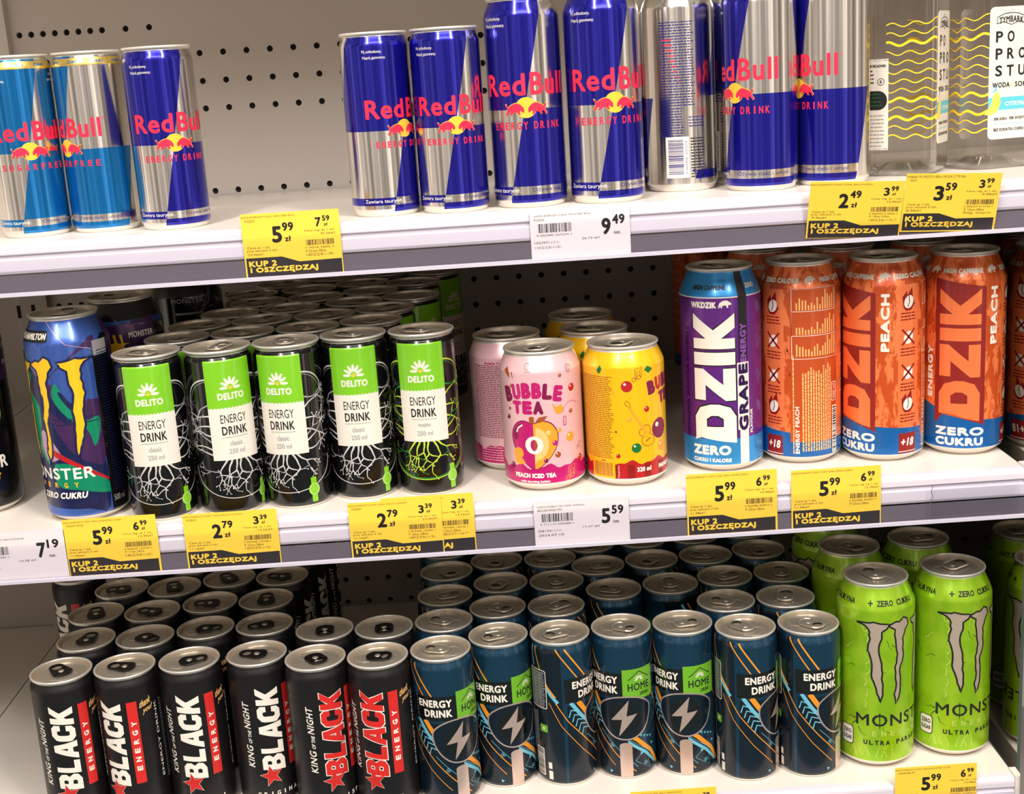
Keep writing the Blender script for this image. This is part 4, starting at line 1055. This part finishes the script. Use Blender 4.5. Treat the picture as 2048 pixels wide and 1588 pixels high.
# ------------------------------------------------------------------ clear bottles
def bottle_section():
    return rsquare(32, 17)
def bottle(x, y, rot, label):
    root = bpy.data.objects.new('water_bottle', None); C.objects.link(root); root.location = (x*MM, y*MM, (Z1+ZC)*MM)
    tag(root, label, 'bottle', 'clear lemon water bottles')
    sec = bottle_section()
    prof = [(12, 9), (20, 3), (24, .3), (27, 0), (30.5, 3), (32, 8), (32, 138), (31.4, 144), (29, 152), (24, 163), (17, 176), (14, 186), (13, 192), (13, 205)]
    b = link('bottle_body', body_mesh('bottle_body', sec, 32, prof, [(999, 'bottle_plastic')], None), root)
    # printed film
    A = Art()
    A.rrect(-19, 24, 19, 127, 4, 'label_ivory', 2)
    A.text('TYMBARK', 'dark_ink', 0, 117.4, 22, 5, 4, bold=.5, arc=.012); A.text('1936', 'grey_ink', 0, 123.6, 4, 1.3, 4)
    A.stroke([(-13, 114), (-12.6, 119), (-6, 121.6), (0, 122), (6, 121.6), (12.6, 119), (13, 114), (7, 115.4), (0, 113), (-7, 115.4), (-13, 114)], .6, 'dark_ink', 4)
    for r, row in enumerate(('PO ', 'PRO', 'STU')):
        for c_, ch in enumerate(row):
            if ch != ' ': A.text(ch, 'dark_ink', -10.5+c_*10.5, 104-r*13.2, 6.4, 8.6, 4, bold=.9)
    A.text('WODA', 'dark_ink', -8, 66.6, 16, 4.2, 4, bold=.5); A.text('SOK', 'dark_ink', 10, 66.6, 10.6, 4.2, 4, bold=.5); A.disc(2, 66.2, 1, 'lemon', 4)
    A.rect(-19, 47, 19, 57, 'bottle_cyan', 3); A.text('CYTRYNA', 'ivory_ink', 6, 51.6, 20, 3.4, 4, bold=.5)
    A.poly([(-22, 44), (-17, 43), (-11, 46), (-8, 52), (-9, 59), (-12, 62), (-15, 58), (-17, 51)], 'lemon', 4)
    A.poly([(-17, 60), (-13, 64), (-15, 66), (-12, 67), (-12, 62.4)], 'bottle_cyan', 4)
    A.text('30% SOKU  70% WODY', 'dark_ink', 0, 40, 28, 2.3, 4, bold=.3); A.text('BEZ DODATKU CUKRU', 'dark_ink', 0, 31.4, 28, 2.4, 4, bold=.3)
    A.stroke([(-14+k*1.2, 36+.5*math.sin(k*1.6)) for k in range(24)], .3, 'bottle_cyan', 4)
    for side in (0, 1):
        o_ = 19 if side else -62
        for k in range(13):
            y0 = 118-k*7.2; wd = (.8, .8, 1.9, .8, .8, .9, .9, .8, 1.9, .8, 2.0, .9, 1.0)[k]
            P = [(o_+i*1.8, y0+1.6*math.sin(i*.62+k*.5)-.0*i+(3.0*(i/24)**3 if k < 3 else 0)) for i in range(25)]
            A.stroke(P, wd, 'bottle_yellow', 2)
    c0 = -74
    A.rect(c0-14, 22, c0+14, 92, 'label_ivory', 2.6)
    for k in range(16): A.disc(c0-13+k*1.75, 92, .9, 'label_ivory', 2.6, n=8); A.disc(c0-13+k*1.75, 22, .9, 'label_ivory', 2.6, n=8)
    A.rect(c0-10, 92, c0-2, 128, 'bottle_yellow', 2.6)
    for k, ch in enumerate(('PO', 'PRO', 'STU')): A.text(ch, 'dark_ink', c0-6, 110-k*4.6, 5, 3, 4, bold=.3)
    A.text('NATURALNE SKŁADNIKI', 'dark_ink', c0, 87.4, 24, 2.2, 4, bold=.3); A.fine(c0-12, 72, c0+3, 84, 'dark_ink', 4, 3, 1); A.ring(c0+8, 75, 2.6, .5, 'dark_ink', 4); A.text('B', 'dark_ink', c0+8, 75, 1.6, 2.4, 4, bold=.4)
    A.rrect(c0-13, 53, c0+13, 68, 7, 'dark_ink', 4); A.fine(c0-3, 56, c0+9, 66, 'bt_green', 5, 3, .7)
    A.fine(c0-12, 24, c0+12, 49, 'grey_ink', 4, 3, 1)
    pm = MB(); 
    me = body_mesh('printed_label', sec, 32, [(32, 14), (32, 134)], [(999, 'bottle_plastic')], A)
    # keep only the print (drop the carrier wall)
    import bmesh
    bm = bmesh.new(); bm.from_mesh(me); idx = [i for i, m_ in enumerate(me.materials) if m_.name.startswith('bottle_plastic')][0]
    bmesh.ops.delete(bm, geom=[f for f in bm.faces if f.material_index == idx], context='FACES'); bm.to_mesh(me); bm.free()
    link('printed_label', me, b)
    mb = MB(); lathe(mb, [(15.5, 194), (15.5, 207), (14.6, 208.4), (0, 208.6)], 'cap_white'); lathe(mb, [(16.5, 188), (16.5, 190), (13, 190)], 'bottle_plastic')
    link('cap', mb.mesh('cap'), root)
    root.rotation_euler = (0, 0, rot)
    KINDS_XY.append((x, y, 33, 0))
bottle(341, 106, math.radians(58), 'clear bottle with yellow wave print beside the blue cans, front label at its right edge')
bottle(413, 118, math.radians(14), 'clear bottle with yellow wave print and white front label, at the right edge')

# ------------------------------------------------------------------ middle shelf
M1 = 'tall half-litre claw-mark cans on the middle shelf'
place('claw_black', -446, 84, 1, -6, 'tall black can with white lettering, cut off by the left edge', M1)
place('claw_blue', -347, 52, 1, -28, 'tall blue can with yellow claw marks and green and purple swirls', M1)
D1 = 'slim black cans with green and white labels'
fr = [(-281.4, 37, -2.4, 'classic'), (-226, 40.6, 6.9, 'classic'), (-171.9, 45.4, -9.8, 'classic'), (-119.1, 57.5, -2.4, 'classic'), (-64.1, 57.1, -3, 'mojito')]
fl = ['leftmost', 'second from left', 'third from left', 'fourth from left', 'rightmost']
for i, (x, y, r, d) in enumerate(fr):
    t = 'slim black can with green and white label, front row, %s' % fl[i] if d == 'classic' else 'slim black can with green label and glowing yellow-green roots, front row, rightmost'
    place(d, x, y, 1, r, t, D1)
place('claw_purple', -319.9, 120.5, 1, -38, 'tall black and purple can behind the blue claw-mark can', M1)
place('claw_white', -294, 250, 1, 6, 'tall black can with white writing in the dark behind the purple one', M1)
rows_ = [
 [(-289.3, 89), (-228.8, 94), (-175, 99), (-123.2, 111)],
 [(-261.8, 135), (-210.6, 141), (-160.4, 152), (-106, 164)],
 [(-246.9, 183), (-196.3, 190), (-131.8, 213), (-83, 229)],
 [(-230.9, 232), (-179.7, 238), (-134.4, 266)],
 [(-239.2, 287), (-181.9, 291), (-147.7, 322), (-93, 306)],
 [(-214.2, 336), (-170, 374), (-126, 384), (-80, 378)]]
rn = ['second', 'third', 'fourth', 'fifth', 'sixth', 'rearmost']
cn = ['leftmost', 'second from left', 'third from left', 'rightmost']
for i, rw in enumerate(rows_):
    for j, (x, y) in enumerate(rw):
        c_ = cn[-1] if j == len(rw)-1 else cn[j]
        place('classic' if (i+j) % 3 else 'mojito', x, y, 1, (8, 20, 30, -14, 16, 12)[(i*2+j) % 6] if not (i == 2 and j == 3) else 20, 'slim black green-labelled can behind the front ones, %s row, %s' % (rn[i], c_), D1)
T1 = 'short pink and yellow tea cans'
place('tea_pink', 29.9, 52, 1, 0, 'short pink can with a peach printed on its front', T1, 160)
place('tea_yellow', 97.6, 50, 1, 0, 'front short yellow can with a printed guitar', T1, 150)
place('tea_pink', 5.5, 112, 1, 57, 'short pink can turned to its small print, behind the peach one', T1, 90)
place('tea_yellow', 80, 113, 1, 10, 'short yellow can just behind the front yellow one', T1, 90)
place('tea_yellow', 73, 182, 1, 0, 'rearmost short yellow can', T1, 100)
Z_ = 'tall purple and orange cans on the middle shelf'
place('grape', 181, 72, 1, -6, 'tall purple can with light blue top and base and white block letters', Z_, 70)
place('peach', 248, 79, 1, -69, 'tall orange can turned to its nutrition table, beside the purple can', Z_, 200)
place('peach', 315, 70, 1, -25, 'tall orange can in the middle of the three front orange ones', Z_, 120)
place('peach', 382.5, 73, 1, -1, 'front orange can at the right end of the shelf, big letters facing out', Z_, 90)
place('peach', 231.2, 160, 1, 40, 'dark orange can behind the purple one and the first orange one', Z_)
place('peach', 300, 142, 1, 60, 'dark orange can behind the middle orange one', Z_)
place('peach', 371, 145, 1, 30, 'dark orange can behind the rightmost front orange one', Z_)
place('peach', 222, 420, 1, 50, 'dark can far back against the panel behind the purple one', Z_)

# ------------------------------------------------------------------ bottom shelf
B_ = 'slim matte black cans with black pull tabs'
fb = [(-391.5, 49, -6, 40), (-337.8, 50, -18, 75), (-283.5, 54, -6.5, 285), (-226.5, 58, 4, 80), (-174.2, 41.5, 9.2, 215), (-121.1, 37.5, -9.2, 260)]
bl = ['leftmost', 'second from left', 'third from left', 'fourth from left']
for i, (x, y, r, t_) in enumerate(fb):
    d = 'black_white' if i < 4 else 'black_red'
    lab = 'slim matte black can with white block letters, front row, '+bl[i] if i < 4 else 'slim matte black can with red block letters, front row, '+('beside the last white-lettered one' if i == 4 else 'beside the dark teal cans')
    place(d, x, y, 2, r, lab, B_, t_)
for d, x, y, lab in (('black_red', -172.9, 99.7, 'left one of the two behind the red-lettered pair'), ('black_red', -121, 95.7, 'right one of the two behind the red-lettered pair')):
    place(d, x, y, 2, 10, 'slim matte black can, '+lab, B_, 185)
rb_ = [[(-388.4, 111.8, 350), (-335, 109.6, 235), (-284.5, 120, 265), (-230.5, 120, 110)],
       [(-396.5, 171.8, 15), (-342.7, 168.6, 70), (-292.5, 180, 90), (-239.2, 179, 5)],
       [(-388, 231.7, 95), (-335.9, 226.5, 20), (-284.9, 241, 30), (-232.6, 237.6, 80)],
       [(-381, 292, 50), (-329, 284, 90), (-277, 300, 10), (-224, 295, 40)]]
for i, rw in enumerate(rb_):
    for j, (x, y, t_) in enumerate(rw):
        place('black_white', x, y, 2, 30 if j != 2 else -20, 'slim matte black can behind the front ones, %s row, %s' % (rn[i], cn[j]), B_, t_)
place('black_white', -446, 280, 2, -26, 'slim matte black can standing far back at the left end of its block', B_, 0)
place('black_white', -218, 352, 2, 40, 'slim matte black can rearmost at the right end of its block', B_, 0)
H_ = 'slim dark teal cans with silver pull tabs'
fh = [(-68.8, 43, 10.7, 75), (-19.5, 63.3, 9.5, 110), (32.7, 60, 43, 112), (84.7, 64.1, 0, 235), (137.5, 63.3, 0, 275), (191.6, 47, 34, 45), (245.3, 46.6, 31, 225)]
hd = ['leftmost, beside the red-lettered black can', 'second from left', 'third from left, turned to its table of small print', 'fourth from left, green badge facing out', 'fifth from left, green badge facing out', 'second from right, turned past its badge', 'rightmost, beside the lime green can']
for (x, y, r, t_), lab in zip(fh, hd): place('home', x, y, 2, r, 'slim dark teal can, front row, '+lab, H_, t_)
rh = [[(-68, 101.2, 60), (-20.6, 123, 235), (31.4, 118.9, 300), (89, 140, 70), (140.1, 134, 0), (185.3, 104, 65), (238.4, 104.2, 340)],
      [(-67.4, 159.9, 280), (-15.3, 182, 150), (36.3, 177.6, 20), (77.1, 208, 270), (129.1, 216, 140), (192.4, 161.3, 290), (244.9, 162, 355)],
      [(-67.7, 220.8, 215), (-20.6, 240.6, 170), (30.9, 238, 75), (73.1, 268, 100), (125.4, 274, 110), (180.5, 218.9, 75), (232.5, 224.1, 180)],
      [(-70.8, 279.6, 200), (-22, 298, 100), (29, 296, 45), (71, 330, 80), (122, 330, 10), (176.7, 275.4, 240), (228.1, 280, 250)]]
hc = ['leftmost', 'second from left', 'third from left', 'fourth from left', 'third from right', 'second from right', 'rightmost']
for i, rw in enumerate(rh):
    for j, (x, y, t_) in enumerate(rw):
        if (i, j) == (0, 4): y = 152
        if (i, j) == (0, 3): y = 148
        place('home', x, y, 2, (-30, 40, 70, 20, -50)[(i*3+j) % 5] if (i, j) != (0, 3) else 22, 'slim dark teal can behind the front ones, %s row, %s' % (rn[i], hc[j]), H_, t_)
L_ = 'tall lime green claw-mark cans'
for x, y, r, t_, lab in ((306.5, 60, 17, 20, 'front one on the left, beside the dark teal cans'), (376, 69, 21, 300, 'front one at the right end of the shelf'),
                     (303, 131.7, 22, 220, 'behind the left front one'), (368, 140, -22, 270, 'behind the right front one'), (300.1, 200, -26, 20, 'rearmost of the left column, half under the shelf above')):
    place('lime', x, y, 2, r, 'tall lime green can, '+lab, L_, t_)

# ------------------------------------------------------------------ price tags in the rails
def tag_mesh(w_, h, art, base, back):
    sec = Section([(-w_/2, 0), (w_/2, 0), (w_/2, 1), (-w_/2, 1)], [(0, -1)]*4)
    mb = MB(); mb.box(-w_/2, w_/2, 0, .35, 0, h, base)
    for P, mt, lay in art.p:
        P = [(min(max(x, -w_/2), w_/2), min(max(y, 0), h)) for x, y in P]
        ar = sum(P[i][0]*P[(i+1) % len(P)][1]-P[(i+1) % len(P)][0]*P[i][1] for i in range(len(P)))
        if abs(ar) < 1e-5: continue
        if ar < 0: P = P[::-1]
        mb.poly([(x*MM, -0.03*lay*MM, y*MM) for x, y in P], mt)
    return mb.mesh('price_tag')
def yellow_art(w_, h, t1, t2, big, cents, reg, rcents, unit, runit, l1, l2, l3, seed, frame=False):
    A = Art(); x = lambda a: a-w_/2; y = lambda b: h-b      # mm from the top left corner
    A.text(t1, 'tag_ink', x(3+min(56, 1.05*len(t1))/2), y(2.6), min(56, 1.25*len(t1)), 2.0, 2)
    if t2: A.text(t2, 'tag_ink', x(3+.62*len(t2)), y(5.4), 1.25*len(t2), 1.8, 2)
    A.text(big, 'dark_ink', x(26), y(16.5), 7.6, 12.6, 2, bold=1.7); A.text(cents, 'dark_ink', x(34.6), y(11), 8.4, 6.6, 2, bold=.9); A.text('zł', 'dark_ink', x(34), y(20), 4.6, 4.4, 2, bold=.5)
    A.text(reg, 'dark_ink', x(57.5), y(9), 4.4, 7, 2, bold=.9); A.text(rcents, 'dark_ink', x(63.5), y(6.4), 5.6, 4.2, 2, bold=.6); A.text('zł', 'tag_ink', x(63), y(11), 3, 2.4, 2, bold=.2)
    A.text('Cena reg. za 1 szt.', 'tag_ink', x(58), y(15.2), 23, 1.9, 2); A.text(runit, 'tag_ink', x(64), y(17.8), 11, 1.9, 2)
    A.text('Cena za 1 szt.', 'tag_ink', x(11.5), y(25.6), 17, 1.9, 2); A.text('przy zakupie 2 szt.', 'tag_ink', x(14), y(28.2), 23, 2.1, 2); A.text(unit, 'tag_ink', x(8.5), y(31), 11, 1.9, 2)
    A.barcode(x(47), y(26.2), x(68), y(22), 'tag_ink', 2, seed)
    A.text(l1, 'tag_ink', x(57), y(28), 22, 1.5, 2); A.text(l2, 'tag_ink', x(54), y(30.6), 15, 2, 2); A.text(l3, 'tag_ink', x(57), y(33.4), 21, 2.1, 2)
    A.poly([(x(1.2), y(33.4)), (x(28), y(33.4)), (x(41), y(38)), (x(w_-.8), y(37.4)), (x(w_-.8), y(h-.4)), (x(1.2), y(h-.4))], 'tag_black', 1.2)
    A.text('KUP 2', 'tag_yellow', x(13.4), y(38), 21, 4.6, 2.4, bold=.9); A.text('I OSZCZĘDZAJ', 'tag_yellow', x(29), y(43.2), 51, 5.4, 2.4, bold=.9)
    if frame: A.rect(x(0), y(h), x(w_), y(h-1), 'tag_yellow', 3); A.rect(x(w_-1.6), y(h), x(w_), y(37.6), 'tag_yellow', 3)
    return A
def white_art(w_, h, t1, t2, big, cents, num, l1, l2, unit):
    A = Art(); x = lambda a: a-w_/2; y = lambda b: h-b
    A.text(t1, 'tag_ink', x(3+min(56, 1.3*len(t1))/2), y(5), min(56, 1.3*len(t1)), 2.0, 2); A.text(t2, 'tag_ink', x(3+.65*len(t2)), y(7.8), 1.3*len(t2), 1.9, 2)
    A.text(big, 'dark_ink', x(57), y(15.5), 7, 12.6, 2, bold=1.6); A.text(cents, 'dark_ink', x(66.4), y(10.6), 9.4, 7.4, 2, bold=1); A.text('/szt.', 'tag_ink', x(65), y(20.4), 5.6, 2.4, 2, bold=.2)
    A.barcode(x(6), y(17.6), x(31), y(10.8), 'dark_ink', 2, 21); A.text(num, 'tag_ink', x(18), y(19.6), 27, 1.5, 2)
    A.text(l1, 'tag_ink', x(12), y(25), 19, 1.9, 2); A.text(l2, 'tag_ink', x(13), y(28.6), 20, 1.9, 2); A.text(unit, 'tag_ink', x(45), y(23.6), 13, 1.9, 2)
    return A
def put_tag(x0, x1, zt, shelf, art_fn, args, label, y=-1.7, tilt=0, h=None, base='tag_yellow', roll=0):
    w_ = x1-x0; zs = (Z1, Z2, Z3)[shelf]; h = h or (zt-(zs-37.4))
    A = art_fn(w_, h if base != 'tag_yellow' else 49, *args)
    if base == 'tag_yellow' and shelf < 2: A.p = [([(x, y*h/49) for x, y in P], m_, l_) for P, m_, l_ in A.p]
    elif base == 'tag_yellow': A.p = [([(x, y+h-49) for x, y in P], m_, l_) for P, m_, l_ in A.p]
    o = link('price_tag', tag_mesh(w_, h, A, base, None), None, ((x0+x1)/2, y, zt-h+ZC))
    o.rotation_euler = (math.radians(tilt), math.radians(roll), 0)
    tag(o, label, 'price tag', 'yellow promotion price tags' if base == 'tag_yellow' else 'white price tags'); return o
Y = yellow_art
put_tag(-188, -114.5, -95.5, 0, Y, ('NAPÓJ ENERGETYCZNY 250ml RED BULL', 'PUSZKA', '5', '99', '7', '59', '23,96zł/l', '30,36zł/l', '< 9016 2602 >', 'P 02mar-28sie', '140/2/2/4/-/-/4/-', 1), 'yellow price tag showing 5.99 and 7.59 under the bare top shelf')
put_tag(27.5, 102.5, -106, 0, white_art, ('NAPÓJ ENERGETYCZNY 355ml RED BULL', 'PUSZKA', '9', '49', '9 002490 207274 >', '105397/-/-/-/-', '110/2/2/5/-/-/2/-', '26,73 zł/l'), 'white price tag showing 9.49 under the tall blue cans', base='tag_white')
put_tag(234.5, 305, -98.5, 0, Y, ('NAPÓJ ENERGETYCZNY TIGER 250ml PUSZKA.', '', '2', '49', '3', '99', '9,96zł/l', '15,96zł/l', '2 000000 274966 >', 'P 18lip-24lip', '140/2/2/6/-/-/3/-/*', 2), 'yellow price tag showing 2.49, top shelf, left one of two beneath the bottles', tilt=12, h=44, roll=3)
put_tag(305.5, 377, -97, 0, Y, ('TYMBARK PO PROSTU 400ml WODA CYTRYNA', 'NGAZ', '3', '59', '3', '99', '8,98zł/l', '9,98zł/l', '5 900334 010742 >', 'P 15lut-28sie', 'Reg. wyprz.', 3, True), 'yellow price tag showing 3.59, top shelf, right one of two beneath the bottles', tilt=12, h=45, roll=3, y=-2.4)
put_tag(-430, -353.5, -332.5, 1, white_art, ('NAPÓJ ENERGETYCZNY 500ml MONSTER', 'ENERGY PU', '7', '19', '5 060337 380582 >', '208190/-/-/-/-', '140/2/3/4/-/2/-', '14,38 zł/l'), 'white price tag showing 7.19 at the left edge', base='tag_white', h=39)
put_tag(-354, -280.5, -324.5, 1, Y, ('NAPÓJ ENERGETYCZNY 500ml MONSTER ULTRA', 'VIOLET PUSZ', '5', '99', '6', '99', '11,98zł/l', '13,98zł/l', '5 060639 125739 >', 'P 11lip-28sie', '140/2/3/4/-/-/2/-', 4, True), 'yellow price tag showing 5.99, below the blue claw-mark can')
put_tag(-259.5, -185.3, -326.5, 1, Y, ('NAPÓJ ENERGETYCZNY 250ml DELITO CLASSIC', 'PUSZKA', '2', '79', '3', '39', '11,16zł/l', '13,56zł/l', '5 907468 130568 >', 'P 22lut-28sie', '140/2/3/5/-/-/2/-', 5), 'yellow price tag showing 2.79 below the second and third green-labelled cans')
put_tag(-129, -55.5, -326, 1, Y, ('NAPÓJ ENERGETYCZNY 250ml DELITO MOJITO', 'PUSZKA', '2', '79', '3', '39', '11,16zł/l', '13,56zł/l', '5 907468 130605 >', 'P 22lut-28sie', '140/2/3/6/-/-/2/-', 6), 'yellow price tag showing 2.79 below the last green-labelled cans, overlapping another tag', y=-2.6)
put_tag(-103, -30, -324, 1, Y, ('NAPÓJ ENERGETYCZNY 250ml PROMO    DELITO', '', '2', '79', '3', '39', '11,16zł/l', '13,56zł/l', '5 907468 130520 >', 'P 22lut-28sie', '140/2/3/7/-/-/2/-/*', 7), 'yellow price tag half covered by another one, showing 3.39 at right')
put_tag(17, 92.5, -335, 1, white_art, ('NAPÓJ BUBBLE TEA 320ML MANGO,', 'BRZOSKWINIA MIX', '5', '59', '4 711115 020088 >', '308194/-/-/-/-', '2024.07.10', '17,47 zł/l'), 'white price tag showing 5.59 under the pink and yellow cans', base='tag_white')
put_tag(138.5, 210.3, -321, 1, Y, ('NAPÓJ ENERGETYCZNY DZIK 500ml GRAPE ZERO', '', '5', '99', '6', '99', '11,98zł/l', '13,98zł/l', '5 904988 309972 >', 'P 23lut-28sie', '', 8, True), 'yellow price tag showing 5.99 under the purple can')
put_tag(221.5, 292.8, -323.5, 1, Y, ('NAPÓJ ENERGETYCZNY DZIK 500ml PEACH ZERO', '', '5', '99', '6', '99', '11,98zł/l', '13,98zł/l', '5 904988 309927 >', 'P 23lut-28sie', '', 9), 'yellow price tag showing 5.99 under the orange cans')
put_tag(306, 374.8, -590, 2, Y, ('NAPÓJ ENERGETYCZNY 500ml MONSTER ULTRA', 'PARADISE PU', '5', '99', '6', '99', '11,98zł/l', '13,98zł/l', '5 060751 215523 >', 'P 11lip-28sie', '140/2/3/4/-/-/2/-', 10), 'yellow price tag in front of the lime green cans', tilt=0)
put_tag(83.5, 155.5, -596, 2, Y, ('NAPÓJ ENERGETYCZNY 250ml HOME DRINK', '', '2', '79', '3', '39', '11,16zł/l', '13,56zł/l', '5 907468 130111 >', 'P 22lut-28sie', '', 11), 'yellow price tag under the dark teal cans, only its top edge in view')
# torn clear sleeve hanging in the rail at the shelf end
mb = MB(); mb.box(331, 402, -5.4, -5.2, -33, -6, 'clear_plastic')
S = [(333, -7), (331.4, -12), (333, -16), (331, -20), (331, -33), (392, -33), (396, -31)]
for i in range(len(S)-1):
    (a, b), (c_, d_) = S[i], S[i+1]; L = math.hypot(c_-a, d_-b); nx, ny = -(d_-b)/L*.25, (c_-a)/L*.25
    mb.poly([(p*MM, -5.5*MM, q*MM) for p, q in ((a+nx, b+ny), (a-nx, b-ny), (c_-nx, d_-ny), (c_+nx, d_+ny))], 'seam_grey')
tag(link('ticket_sleeve', mb.mesh('ticket_sleeve'), None, (0, 0, Z2+ZC)), 'empty clear plastic ticket sleeve on the rail at the middle shelf end', 'sleeve')
